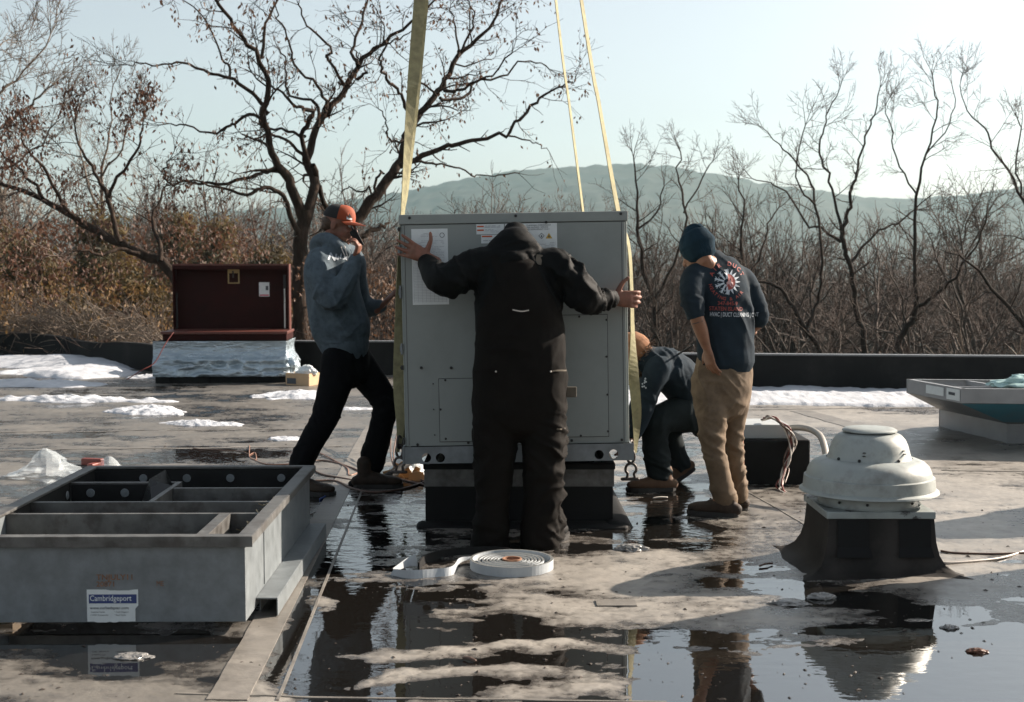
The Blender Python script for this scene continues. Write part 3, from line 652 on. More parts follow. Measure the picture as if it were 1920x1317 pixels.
tr_tree(206, 34, (1395,662,True), [([(1400,760,11),(1395,662,10),(1392,590,9),(1402,520,8),(1390,450,6),(1396,390,4),(1385,340,3)], 0, 2), ([(1402,520,6),(1430,470,5),(1440,420,4),(1460,390,3)], 1, 2), ([(1392,590,6),(1360,540,5),(1350,480,4),(1335,440,3)], -.6, 2)], 'thin bare tree right behind the man in the navy beanie', (M_BARKD, M_TWIG), **kw)
kw = dict(dens=1.0, gnarl=.2, Lf=1.15, minr=.007, up=.25)
tr_tree(207, 30, (-60,640,True), [([(-50,760,18),(-70,560,16),(-80,400,14),(-60,300,10),(0,245,7),(30,220,6),(65,190,5),(90,165,3)], 0, 2), ([(-78,380,10),(-60,250,8),(0,170,6),(30,150,5),(75,100,4),(95,65,3)], 1, 2), ([(-60,300,8),(-20,320,7),(40,300,5),(80,270,4),(105,230,3)], -1, 2), ([(-60,240,7),(-30,130,5),(5,80,3)], 1, 2)], 'pale bare tree with fan shaped crown at the far left edge', (M_BARKP, M_BARKP), **kw)
tr_tree(208, 38, (205,640,True), [([(200,760,11),(205,640,10),(195,500,9),(190,400,8),(192,320,6),(205,250,4),(212,160,2.5)], 0, 2), ([(190,400,6),(160,330,5),(150,270,3)], 1, 2), ([(192,330,5),(225,280,4),(245,220,3)], -1, 2)], 'pale wispy bare tree behind the rust leaved one', (M_BARKP, M_BARKP), **kw)

# free-standing bare trees
def bare(seed, H=9.0, r=.13, lev=4, gnarl=.30, up=.12, ratio=.62, ang=.72, minr=.009, spread=0, nmain=6, lean=(0,0), t0=.42):
    T = Tree(seed, gnarl=gnarl, up=up, ratio=ratio, ang=ang, minr=minr)
    d = unit_(np.array([lean[0], lean[1], 1.0])); P, dd = T.path(np.zeros(3), d, H*.62, r, r*.35, 9, gnarl*.45)
    T.b.add(P, np.linspace(r, r*.35, 10), 8)
    m = 9
    for k in range(nmain):
        t = t0+(1-t0)*(k+T.r.rand()*.6)/nmain; i_ = min(int(t*m), m-1); f = t*m-i_
        q_ = P[i_]*(1-f)+P[i_+1]*f; T.grow(q_, T.twig_dir(unit_(P[i_+1]-P[i_]), ang*(.7+.5*T.r.rand())), H*.40*(1.2-.5*t), r*(1-.5*t)*.62, lev-1)
    T.grow(P[-1], dd, H*.3, r*.35, lev-1); T.grow(P[-1], T.twig_dir(dd, .4), H*.28, r*.3, lev-1)
    return T
protos = []
for k, kw in enumerate((dict(seed=31, H=11, r=.17, lev=4), dict(seed=37, H=10, r=.16, lev=4, gnarl=.35, up=.1, ang=.8, nmain=6), dict(seed=43, H=12, r=.17, lev=4, up=.3, ang=.5, nmain=6), dict(seed=47, H=9, r=.15, lev=4, gnarl=.4, ang=.9, up=.1))):
    protos.append(bare(**kw))
_pm = []
for T in protos:
    V1, F1 = T.b.arrays(); V2, F2 = T.tw.arrays(); _pm.append((V1, F1, V2, F2, T.tips))
_pme = []
def place_tree(k, px, Y, topy, label, rotz, mats, name='bare_tree', group='bare trees beyond the roof edge', leaves=None, sq=1.0):
    V1, F1, V2, F2, tips = _pm[k]; H = V2[:, 2].max(); zt_ = q(px, topy, Y).z; s = (zt_+4.3)/H; x = q(px, 600, Y).x
    e = empty(name, (x, Y, -4.3), (0, 0, rotz), label, 'tree', group); e.scale = (s*sq, s*sq, s)
    key = (k, mats[0].name)
    if key not in D_: 
        a = pyo('trunk', V1, F1, mats[0], e, True); b = pyo('twigs', V2, F2, mats[1], e, True); b['kind'] = 'stuff'; D_[key] = (a, b)
    else:
        for o in D_[key]: c = o.copy(); C.objects.link(c); c.parent = e
    if leaves:
        n, size, spread, m = leaves; rs = np.random.RandomState(int(px) & 1023); V, F = leaf_quads(rs, tips, n, size/s, spread); o = pyo('hanging_leaves', V, F, m, e); o['kind'] = 'stuff'
    return e
D_ = {}
G_ = (M_BARKG, M_TWIG); Pm = (M_BARKP, M_BARKP)
tl = [(3,1850,42,280,'twiggy bare tree above the tapered adapter'),
 (2,1440,48,330,'thin bare tree over the right man shoulder'),(3,960,48,335,'bare tree whose top shows above the middle of the grey unit'),(1,1080,52,350,'bare tree top between the inner sling and the unit'),(2,1140,46,340,'bare tree top just left of the outer right sling'),
 (0,880,60,360,'small bare treetop above the left half of the unit'),(1,800,58,385,'faint bare treetop beside the left sling above the unit'),(3,430,46,400,'low bare tree in the gap left of the locust trunk'),(0,700,48,400,'bare tree between the red cap and the left sling'),(2,480,58,390,'thin bare tree just left of the locust trunk'),
 (1,1790,60,300,'faint bare tree behind the slender one at right'),(0,330,44,360,'bare tree rising behind the red chest'),(1,90,48,190,'pale bare tree with fan shaped crown at upper left'),(3,1650,30,420,'low bare tree just beyond the right parapet'),(0,1500,31,440,'low bare tree beyond the parapet near the khaki man'),(1,1880,29,430,'low bare tree beyond the parapet at far right'),(2,1250,33,400,'low bare tree beyond the parapet behind the crouching man')]
for i_, (k, px, Y, ty, lab, ) in enumerate(tl):
    pale = lab.startswith('pale') or 'wispy' in lab or 'pale' in lab
    place_tree(k, px, Y, ty, lab, i_*1.7, Pm if pale else G_, sq=.95, leaves=(700, .11, .08, M_POD) if px in (960, 430, 700, 90) else None)

# conifers and evergreens at left, golden toned
def conifer(px, Y, topy, wpx, label, seed):
    rs = np.random.RandomState(seed); x = q(px, 600, Y).x; zt_ = q(px, topy, Y).z; H = zt_+4.3; W = wpx*Y/FPX*.5
    e = empty('conifer_tree', (x, Y, -4.3), (0, 0, 0), label, 'tree', 'evergreens beyond the left parapet')
    T = Tree(seed, gnarl=.2, up=.05, minr=.006); T.b.add([np.array([0, 0, z]) for z in np.linspace(0, H, 8)], np.linspace(.16, .02, 8), 8)
    pts = []
    for k in range(60):
        z = H*(.22+.76*rs.rand()); a = rs.rand()*6.28; l = W*(1.12-(z/H))**.8*(.6+.5*rs.rand())*1.6; d = np.array([math.cos(a), math.sin(a), .25]); P = [np.array([0, 0, z])+d*l*t+np.array([0, 0, -.15*l*t*t])+rs.normal(size=3)*.05*t for t in np.linspace(0, 1, 5)]
        T.b.add(P, np.linspace(.03, .006, 5), 4)
        for t in np.linspace(.3, 1, 9): pts.append(P[0]*(1-t)+P[-1]*t+rs.normal(size=3)*.12)
    V, F = T.b.arrays(); pyo('trunk', V, F, M_BARKG, e, True)
    V, F = leaf_quads(rs, pts, 13000, .19, .17, .1, .22); o = pyo('needles', V, F, M_GLEAF, e); o['kind'] = 'stuff'
for k, (px, Y, ty, wp_, lab) in enumerate(((60,30,440,190,'golden green evergreen at the far left behind the parapet'),(190,34,400,210,'broad olive evergreen between the far left one and the chest'),(270,28,500,150,'bright golden evergreen just left of the red chest'),(400,38,420,170,'olive evergreen rising above the red chest'),(500,34,470,110,'small evergreen between the chest and the locust trunk'),(-30,38,420,200,'olive evergreen cut by the left edge'),(330,44,400,160,'dull green evergreen behind the others'),(130,25,545,120,'low yellowish evergreen just over the left parapet'))):
    conifer(px, Y, ty, wp_, lab, 60+k)

# dry brush leaning over the left parapet
def brush(label, x0, x1, Y0, Y1, z0, n, h, m_, seed, lean=-.5):
    rs = np.random.RandomState(seed); b = Br()
    for k in range(n):
        t = rs.rand(); p = np.array([x0+(x1-x0)*t, Y0+(Y1-Y0)*t+rs.normal()*.4+.5, z0+rs.rand()*.15]); d = unit_(np.array([rs.normal()*.7+lean, rs.normal()*.5-.2, .9])); L_ = h*(.4+rs.rand())
        P = [p]; 
        for j in range(5): d = unit_(d+rs.normal(size=3)*.18+np.array([0, 0, -.14])); P.append(P[-1]+d*L_/5)
        b.add(P, np.linspace(.009, .004, 6)*(.6+.8*rs.rand()), 3)
        for j in range(4): 
            s_ = P[2+j % 3]; dd = unit_(d+rs.normal(size=3)*.7); b.add([s_, s_+dd*L_*.15, s_+dd*L_*.3+np.array([0,0,-.02])], [.005,.004,.003], 3)
    V, F = b.arrays(); o = pyo('dry_brush', V, F, m_, None, True); tag(o, label, 'brush', None, 'stuff')
brush('dry brush spilling over the far left parapet', -11, -5.2, 24.8, 19.5, .25, 520, .8, M_BARKP, 3)
brush('dry brush standing behind the far left parapet', -12, -4.6, 26, 19.2, -.5, 260, 1.3, M_TWIG, 5, 0)
brush('low dry brush behind the parapet near the locust trunk', -4.4, -.5, 19.0, 19.0, -.3, 260, .9, M_TWIG, 6, 0)
brush('bare undergrowth behind the right parapet', 0.5, 11, 20, 18, -2.4, 300, 2.4, M_TWIG, 7, 0)
brush('pale saplings behind the right end of the parapet', 4, 9, 17, 16.5, -.9, 40, 1.7, M_BARKP, 8, -.6)
brush('rust undergrowth right behind the middle of the roof', -3, 3, 22, 22, -2.5, 160, 2.6, M_TWIG, 9, 0)

# tangle of dead leaves clinging to the brush beyond the left parapet
def leaf_tangle(label, n, box_, size, m_, seed):
    rs = np.random.RandomState(seed); (x0, x1), (y0, y1), (z0, z1) = box_
    P = np.stack([x0+(x1-x0)*rs.rand(n), y0+(y1-y0)*rs.rand(n), z0+(z1-z0)*rs.rand(n)**1.4], -1)
    keep = fbm(P*np.array([1, 1, 1.3]), .8, 4, seed) > -.02; P = P[keep]
    V, F = leaf_quads(rs, P, len(P)*2, size, .05, .3, .5); o = pyo('dead_leaf_tangle', V, F, m_); tag(o, label, 'brush', None, 'stuff')
leaf_tangle('rust dead leaves caught in the brush at far left', 16000, ((-13, -5), (23, 30), (-1, 2.4)), .085, M_RLEAF, 5)
leaf_tangle('golden dead leaves low behind the left parapet', 14000, ((-12, -4.5), (20.5, 27), (-1, 1.2)), .075, mat('golden_dead_leaf', (.17,.10,.04), .7, 0, .5, 3, transl=.4), 6)
leaf_tangle('brown dead leaves in the brush behind the left man', 9000, ((-4.5, -.2), (20, 27), (-1.2, 1.5)), .07, M_POD, 7)

# far woodland mass
def woodland():
    sm = [bare(seed=101+k, H=9, r=.14, lev=3, minr=.013, ang=.6+.1*k, gnarl=.3, nmain=6) for k in range(4)]
    AR = []
    for T in sm:
        V1, F1 = T.b.arrays(); V2, F2 = T.tw.arrays(); AR.append((np.concatenate([V1, V2]), np.concatenate([F1, F2+len(V1)])))
    rs = np.random.RandomState(9); VV = []; FF = []; off = 0
    for k in range(760):
        Y = 44+150*rs.rand()**1.35; x = (rs.rand()*2-1)*(.44*Y+3); V, F = AR[rs.randint(4)]; a = rs.rand()*6.28; s = (.65+.5*rs.rand())*(.74 if x > 0 else .88)*1.05
        base = -4.3-26*float(sstep(40, 300, Y)); s *= 1+.0035*(Y-48)
        c, sn = math.cos(a), math.sin(a); W_ = np.stack([V[:, 0]*c-V[:, 1]*sn, V[:, 0]*sn+V[:, 1]*c, V[:, 2]], -1)*s+np.array([x, Y, base])
        VV.append(W_); FF.append(F+off); off += len(V)
    o = pyo('bare_woodland', np.concatenate(VV), np.concatenate(FF), mat('woodland_bark', (.068,.048,.038), .9, 0, .35, .15), None); tag(o, 'brown mass of distant bare woodland below the hill', 'woodland', None, 'stuff')
    print('woodland quads', sum(len(f) for f in FF))
woodland()

# ================================================================ HAZE
bm = bmesh.new(); box(bm, (-2600, -80, -45), (2600, 1800, 175)); hz = bmo('haze', bm); hz['kind'] = 'stuff'
hm = bpy.data.materials.new('haze'); hm.use_nodes = True; t = hm.node_tree; t.nodes.clear()
pv = t.nodes.new('ShaderNodeVolumePrincipled'); mo = t.nodes.new('ShaderNodeOutputMaterial'); t.links.new(pv.outputs[0], mo.inputs['Volume'])
pv.inputs['Color'].default_value = (.48,.80,.87,1); pv.inputs['Density'].default_value = .00014; pv.inputs['Anisotropy'].default_value = .15
hz.data.materials.append(hm)
# ================================================================ GREY ROOFTOP UNIT hanging over its curb
unit = empty('rooftop_unit', (0.03, 7.2, .39), (0, R(-1.0), R(0)), 'large grey air handling unit lowered onto its curb by yellow slings', 'rooftop unit')
UW, UH, UD = .61, 1.348, 1.95           # half width, height, depth
M_UEDGE = M_UNIT
boxo('cabinet', (-UW, .012, .092), (UW, UD, UH-.055), M_UNIT, unit, .004)
boxo('top_cap', (-UW-.006, -.006, UH-.053), (UW+.006, UD+.01, UH), M_UNIT, unit, .004)
boxo('front_panel', (-UW+.012, .000, .094), (UW-.012, .010, UH-.056), M_UNIT, unit, .002)
def usx(px, py):            # position on the front face of the unit from survey pixels
    v = q(px, py, 7.2); c, s = math.cos(R(1.0)), math.sin(R(1.0)); x, z = v.x-.03, v.z-.39
    return x*c+z*s, z*c-x*s
def panel(px0, py0, px1, py1, nm='access_panel'):
    x0, z1 = usx(px0, py0); x1, z0 = usx(px1, py1)
    boxo('panel_gap', (x0-.003, -.0015, z0-.003), (x1+.003, -.0004, z1+.003), M_DARK, unit, 0)
    bm = bmesh.new(); box(bm, (x0, -.006, z0), (x1, -.0016, z1), .0015); return bmo(nm, bm, M_UNIT, unit)
panel(1040, 592, 1141, 818); panel(823, 711, 960, 826)
for x_ in (-UW+.022, UW-.03): boxo('panel_joint', (x_, -.0012, .10), (x_+.0025, -.0002, UH-.058), M_DARK, unit, 0)
# perforated base rail
def rail(x0, x1, y, holes, nm='base_rail'):
    o = boxo(nm, (x0, y-.004, 0), (x1, y, .092), M_GALV, unit, 0)
    if holes:
        bm = bmesh.new()
        for hx, hz in holes:
            r = bmesh.ops.create_cone(bm, segments=24, radius1=.025, radius2=.025, depth=.08, cap_ends=True)['verts']
            for v in r: v.co = Vector((v.co.x+hx, -v.co.z+y, v.co.y+hz))
        c = bmo('cut', bm); m = o.modifiers.new('b', 'BOOLEAN'); m.operation = 'DIFFERENCE'; m.object = c; m.solver = 'EXACT'
        c.parent = unit; bpy.context.view_layer.update()
        dg = bpy.context.evaluated_depsgraph_get(); me = bpy.data.meshes.new_from_object(o.evaluated_get(dg)); o.modifiers.clear(); o.data = me; bpy.data.objects.remove(c)
    return o
H4 = [usx(px, py) for px, py in ((800,858),(826,858),(1123,852),(1150,851))]
print("H4", H4)
rail(-UW-.002, UW+.022, -.012, H4)
rail(-UW-.002, UW+.022, UD, H4)
for s in (-1, 1):
    boxo('side_rail', (s*(UW+.008)-.006, -.011, 0), (s*(UW+.008)+.004, UD-.005, .091), M_GALV, unit, 0)
boxo('floor_pan', (-UW+.03, .03, .07), (UW-.03, UD-.03, .0915), M_BLACK, unit, 0)
def screw(px, py, r=.008, par=None, y=-.009):
    x, z = usx(px, py); bm = bmesh.new(); v = bmesh.ops.create_cone(bm, segments=10, radius1=r, radius2=r*.75, depth=.005, cap_ends=True)['verts']
    for k in v: k.co = Vector((k.co.x+x, y-k.co.z, k.co.y+z))
    v = bmesh.ops.create_cone(bm, segments=6, radius1=r*.5, radius2=r*.5, depth=.006, cap_ends=True)['verts']
    for k in v: k.co = Vector((k.co.x+x, y-.004-k.co.z, k.co.y+z))
    return bmo('screw', bm, M_DARK, unit)
for p in ((768,409),(967,405),(1164,401),(1024,417),(790,690),(846,690),(783,834),(878,830),(1072,826),(1166,825)): screw(*p)
for p in ((1086,594),(1137,600),(1137,669),(1139,740),(1140,809),(1089,817),(835,713),(826,768),(836,823)): screw(*p, r=.0065, y=-.008)
for p in ((812,720),(813,768),(815,816)): screw(*p, r=.004, y=-.002)
# latches on the left edge
for py, hh in ((470, .03), (548, .035), (655, .03), (690,.012), (430,.012), (828,.02)):
    x, z = usx(756, py); bm = bmesh.new(); box(bm, (-UW-.012, .0, z-hh), (-UW-.001, .02, z+hh), .002)
    box(bm, (-UW-.016, .004, z-hh*.5), (-UW-.010, .012, z+hh*.5), .001); bmo('hinge', bm, M_GALV if hh > .02 else M_DARK, unit)
# paper stickers
def sticker(px0, py0, px1, py1, nm='label_sheet'):
    x0, z1 = usx(px0, py0); x1, z0 = usx(px1, py1)
    return quad_front(nm, x0, x1, z0, z1, -.0014, M_WHITE, unit, .0012), x0, x1, z0, z1
def lines(par, x0, x1, z1, z0, n, wd=.0016, mat_=M_GREYINK, seed=0, brk=.7):
    rnd = random.Random(seed); bm = bmesh.new()
    for k in range(n):
        z = z1-(z1-z0)*(k+.5)/n; x = x0
        while x < x1:
            l = rnd.uniform(.008, .03); 
            if rnd.random() < brk: box(bm, (x, -.0024, z-wd/2), (min(x+l, x1), -.0021, z+wd/2))
            x += l+.004
    return bmo('printed_lines', bm, mat_, par)
s, x0, x1, z0, z1 = sticker(771, 430, 842, 571)
lines(s, x0+.05, x1-.05, z1-.02, z1-.045, 3, seed=1)
lines(s, x0+.02, x1-.02, z1-.06, z1-.19, 16, seed=2, brk=.8)
bm = bmesh.new()
for k in range(23): z = z1-.205-k*.0085; box(bm, (x0+.008, -.0024, z), (x1-.012, -.0021, z+.0011))
for k in range(9): x = x0+.008+k*(x1-x0-.02)/8; box(bm, (x, -.0024, z1-.395), (x+.001, -.0021, z1-.2))
bmo('printed_table', bm, M_GREYINK, s)
bm = bmesh.new()
for k in range(24):
    a = k/24*2*math.pi; cx, cz = x1-.03, z1-.035
    box(bm, (cx+.012*math.cos(a)-.0015, -.0024, cz+.012*math.sin(a)-.0015), (cx+.012*math.cos(a)+.0015, -.0021, cz+.012*math.sin(a)+.0015))
bmo('printed_ring', bm, M_INK, s)
s, x0, x1, z0, z1 = sticker(893, 421, 945, 439)
for zz in (.012, .032): quad_front('printed_bar', x0+.004, x0+.04, z1-zz-.004, z1-zz+.004, -.0024, M_REDINK, s, .0003)
lines(s, x0+.045, x1-.02, z1-.006, z1-.02, 2, .003, seed=3); lines(s, x0+.045, x1-.02, z1-.026, z1-.046, 3, .002, seed=4)
s, x0, x1, z0, z1 = sticker(902, 441, 948, 456)
quad_front('printed_bar', x0+.004, x0+.06, z1-.012, z1-.004, -.0024, M_REDINK, s, .0003); lines(s, x0+.01, x1-.01, z1-.016, z1-.036, 2, .004, seed=5)
s, x0, x1, z0, z1 = sticker(947, 420, 1045, 479)
quad_front('printed_bar', x0+.004, x0+.05, z1-.02, z1-.006, -.0024, M_REDINK, s, .0003)
flat_text('printed_heading', 'FLAMMABLE REFRIGERANT\nFIRE HAZARD / SERVICE\nUSE REFRIGERANT ONLY', .011, Matrix.Translation((x0+.115, -.0024, z1-.014)) @ FRONT, M_INK, s)
lines(s, x0+.115, x1-.008, z1-.10, z0+.012, 7, .002, seed=6)
bm = bmesh.new()
cx, cz = x0+.195, z1-.068
for (dx, dz), (ex, ez) in (((-.015,0),(0,.015)),((0,.015),(.015,0)),((.015,0),(0,-.015)),((0,-.015),(-.015,0))):
    a = Vector((cx+dx, -.0023, cz+dz)); b = Vector((cx+ex, -.0023, cz+ez)); t = (b-a).normalized(); n_ = Vector((-t.z, 0, t.x))*.0013
    bm.faces.new([bm.verts.new(p) for p in (a-n_, b-n_, b+n_, a+n_)])
ball(bm, (cx, -.0021, cz-.002), (.004, .0004, .006), seg=8)
bmo('flame_diamond', bm, M_INK, s)
bm = bmesh.new(); cx += .04
bm.faces.new([bm.verts.new(p) for p in ((cx-.018, -.0022, cz-.015), (cx+.018, -.0022, cz-.015), (cx, -.0022, cz+.016))])
bmo('warning_triangle', bm, mat('amber_print', (.5,.33,.05), .6), s)
bm = bmesh.new(); ball(bm, (cx, -.0024, cz-.004), (.004, .0004, .007), seg=8); bmo('flame_mark', bm, M_INK, s)
s, x0, x1, z0, z1 = sticker(852, 480, 905, 500); lines(s, x0+.01, x1, z1-.008, z0+.01, 4, .002, mat_=M_BLUEINK, seed=8)

# ---- curb below the unit
curb = empty('roof_curb', (.04, 7.4, 0), (0, 0, 0), 'dark roof curb with metal strip directly under the hanging grey unit', 'roof curb')
CW = .525
M_CURB = mat('curb_membrane', (.011,.011,.011), .65, 0, .3, 5, .4, 25, spec=.15)
bm = bmesh.new()
for lo, hi in (((-CW, 0, -.01), (CW, .04, .24)), ((-CW, 1.56, -.01), (CW, 1.6, .24)), ((-CW, .04, -.01), (-CW+.04, 1.56, .24)), ((CW-.04, .04, -.01), (CW, 1.56, .24))): box(bm, lo, hi, 0)
bmo('membrane_wall', bm, M_CURB, curb)
bm = bmesh.new()
for lo, hi in (((-CW-.006, -.006, .222), (CW+.006, .046, .318)), ((-CW-.006, 1.554, .222), (CW+.006, 1.606, .318)), ((-CW-.006, .046, .222), (-CW+.046, 1.554, .318)), ((CW-.046, .046, .222), (CW+.006, 1.554, .318))): box(bm, lo, hi, 0)
bmo('metal_band', bm, M_GALVD, curb)
bm = bmesh.new()
for lo, hi in (((-CW-.012, -.014, .3185), (CW+.012, .05, .352)), ((-CW-.012, 1.55, .3185), (CW+.012, 1.612, .352)), ((-CW-.012, .05, .3185), (-CW+.05, 1.55, .352)), ((CW-.05, .05, .3185), (CW+.012, 1.55, .352))): box(bm, lo, hi, .004)
bmo('top_gasket', bm, M_BLACK, curb)
# membrane flare at the foot of the curb
bm = bmesh.new(); sweep(bm, [(-CW-.02, -.02, .0), (CW+.06, -.02, .0)], [(.07, .03), (.09, .03)], (0, 1, 0), 12); bmo('foot_flashing', bm, M_CURB, curb, True)
bm = bmesh.new(); sweep(bm, [(CW+.02, -.05, .0), (CW+.02, 1.6, .0)], [(.09, .04), (.07, .03)], (1, 0, 0), 12); bmo('foot_flashing', bm, M_CURB, curb, True)

# ================================================================ LIFTING SLINGS
def ribbon(name, pts, wid, wdir, mat_, parent=None, t=.004, sub=8):
    D = [list(p)+[w_]+list(d_) for p, w_, d_ in zip(pts, wid, wdir)]; S = catmull(D, sub); V = []; F = []
    for i, s_ in enumerate(S):
        p = Vector(s_[:3]); d = Vector(s_[4:7]).normalized(); tt = (Vector(S[min(i+1, len(S)-1)][:3])-Vector(S[max(0, i-1)][:3])).normalized()
        d = (d-tt*d.dot(tt)).normalized(); n_ = d.cross(tt)*t*.5; h = d*s_[3]*.5
        V += [p-h-n_, p+h-n_, p+h+n_, p-h+n_]
    for i in range(len(S)-1):
        for j in range(4): F.append((i*4+j, i*4+(j+1) % 4, (i+1)*4+(j+1) % 4, (i+1)*4+j))
    return pyo(name, V, F, mat_, parent)
hookp = q(878, -1180, 8.1)
def sling(label, pts, wid, wdir, shackle=None):
    e = empty('lifting_sling', pts[-1], label=label, cat='lifting sling', group='yellow webbing slings holding the unit')
    L = [Vector(p)-Vector(pts[-1]) for p in pts]
    rb = ribbon('webbing', L, wid, wdir, M_STRAP, e)
    return e
sl1 = sling('broad yellow webbing sling running down the left front edge of the unit',
  [hookp, q(787,0,7.6), q(772,180,7.5), q(756,380,7.42), q(749,500,7.4), q(749,600,7.4), q(748,720,7.38), q(751,800,7.36), q(746,848,7.35)],
  [.045,.066,.058,.042,.042,.054,.064,.045,.02], [(1,.2,0),(1,.1,0),(1,.4,0),(.5,1,0),(.6,1,0),(1,.5,0),(1,.2,0),(1,.3,0),(1,1,0)])
sl2 = sling('thin edge-on yellow sling just right of the broad left one',
  [hookp+Vector((.05,.1,0)), q(795,0,8.3), q(766,330,8.45), q(755,420,8.5), q(753,600,8.5), q(755,800,8.5), q(757,850,8.5)],
  [.05,.06,.05,.04,.05,.05,.02], [(1,.4,0),(1,.5,0),(.35,1,0),(.3,1,0),(.5,1,0),(.5,1,0),(1,1,0)])
sl3 = sling('inner yellow sling rising from behind the unit right of centre',
  [hookp+Vector((.1,.1,0)), q(1042,0,9.0), q(1068,200,9.15), q(1093,396,9.3), q(1094,420,9.3)], [.05]*5, [(.35,1,0)]*5)
sl4 = sling('outer yellow sling running down the right side of the unit',
  [hookp+Vector((.1,0,0)), q(1090,0,8.0), q(1124,200,8.05), q(1159,396,8.1), q(1180,470,8.1), q(1186,620,8.1), q(1188,700,8.1), q(1194,780,8.1), q(1191,850,8.1)],
  [.05,.05,.05,.055,.05,.055,.07,.06,.025], [(.4,1,0),(.5,1,0),(.5,1,0),(.6,1,0),(.5,1,0),(.6,1,0),(1,.5,0),(1,.4,0),(1,1,0)])
M_STEEL = mat('rusty_steel', (.07,.06,.055), .5, .6, .4, 30)
def shackle(label, p, s=1.0, par=None, chain=True):
    e = empty('shackle', p, label=label, cat='shackle', group='steel shackles at the unit corners')
    th = [Vector((.028*s*math.sin(a), 0, .03*s*math.cos(a))) for a in np.linspace(-2.5, 2.5, 9)]
    tube('bow', [Vector((-.022*s, 0, -.05*s))]+th[:]+[Vector((.022*s, 0, -.05*s))], .0075*s, M_STEEL, e)
    tube('pin', [(-.045*s, 0, -.052*s), (.036*s, 0, -.052*s)], .009*s, M_STEEL, e)
    if chain:
        th = [Vector((.018*s*math.sin(a), .004, .034*s*math.cos(a)+.065*s)) for a in np.linspace(0, 2*math.pi, 10)]
        tube('link', th, .0075*s, M_STEEL, e)
        th = [Vector((.01*s*math.sin(a), .018*s*math.sin(a), .034*s*math.cos(a)+.115*s)) for a in np.linspace(0, 2*math.pi, 10)]
        tube('link', th, .0075*s, M_STEEL, e)
    return e
shackle('steel shackle hanging below the right end of the unit rail', q(1183,880,7.9), 1.15)
shackle('dark steel shackle at the foot of the left sling', q(749,868,7.35), 1.0)
e = empty('crane_hook', hookp, label='steel hook ring gathering all slings high above the unit', cat='hook')
tube('ring', [Vector((.09*math.sin(a), 0, .09*math.cos(a)+.06)) for a in np.linspace(0, 2*math.pi, 14)], .018, M_STEEL, e)
tube('hook_shank', [(0, 0, .15), (0, 0, .6)], .03, M_STEEL, e)

# ================================================================ CURB ADAPTER, front left
ad = empty('curb_adapter', (-1.63, 5.2, .044), (0, 0, R(.8)), 'open galvanised curb adapter frame lying on the roof at front left', 'curb adapter')
AW, AL, AH = .575, 1.85, .335
def wall(nm, lo, hi, m_=M_GALV, bev=.002): return boxo(nm, lo, hi, m_, ad, bev)
wall('front_wall', (-AW, 0, 0), (AW, .006, AH-.003)); wall('rear_wall', (-AW, AL-.006, 0), (AW, AL, AH-.003))
wall('side_wall', (-AW, .0062, 0), (-AW+.006, AL-.0062, AH-.003)); wall('side_wall', (AW-.006, .0062, 0), (AW, AL-.0062, AH-.003))
# rolled rims with worn edge
wall('rim', (-AW-.03, -.022, AH-.0), (AW+.03, .03, AH+.012), M_GALVD); wall('rim', (-AW-.03, AL-.03, AH), (AW+.03, AL+.012, AH+.012), M_GALVD)
wall('rim', (-AW-.03, .0302, AH), (-AW+.03, AL-.0302, AH+.012), M_GALVD); wall('rim', (AW-.03, .0302, AH), (AW+.03, AL-.0302, AH+.012), M_GALVD)
wall('rim_lip', (-AW-.03, -.025, AH-.03), (AW+.034, -.0222, AH+.012), M_GALVD, .001); wall('rim_lip', (AW+.0302, -.022, AH-.022), (AW+.034, AL, AH+.011), M_GALVD, .001)
# inner black lining
wall('lining', (-AW+.0065, AL-.03, .02), (AW-.0065, AL-.0065, AH-.004), M_BLACK); wall('lining', (-AW+.0065, .6, .02), (-AW+.02, AL-.031, AH-.004), M_BLACK)
# cross members
DY = AL+.0
wall('cross_bar', (-AW+.007, 1.40, .16), (-.03, 1.425, AH-.004), M_GALVD); wall('cross_lining', (-AW+.03, 1.39, .12), (-.04, 1.3995, AH-.012), M_BLACK)
wall('cross_bar', (-.0, 1.22, .16), (AW-.007, 1.245, AH-.004), M_GALVD)
wall('long_bar', (-.028, .87, .16), (-.002, 1.425, AH-.004), M_GALVD)
wall('cross_bar', (-AW+.007, .84, .12), (AW-.007, .865, AH-.004), M_GALVD); wall('cross_bar', (-AW+.007, .56, .12), (AW-.007, .585, AH-.006), M_GALVD)
wall('long_bar', (.36, .035, .16), (.41, .555, AH-.004), M_GALVD)
wall('bar_flange', (-AW+.007, .5851, AH-.02), (AW-.2, .62, AH-.0155), M_GALVD, .001); wall('bar_flange', (-AW+.007, .8652, AH-.02), (AW-.05, .90, AH-.016), M_GALVD, .001)
wall('floor_plate', (-AW+.03, .62, .05), (-.03, 1.38, .06), M_BLACK)
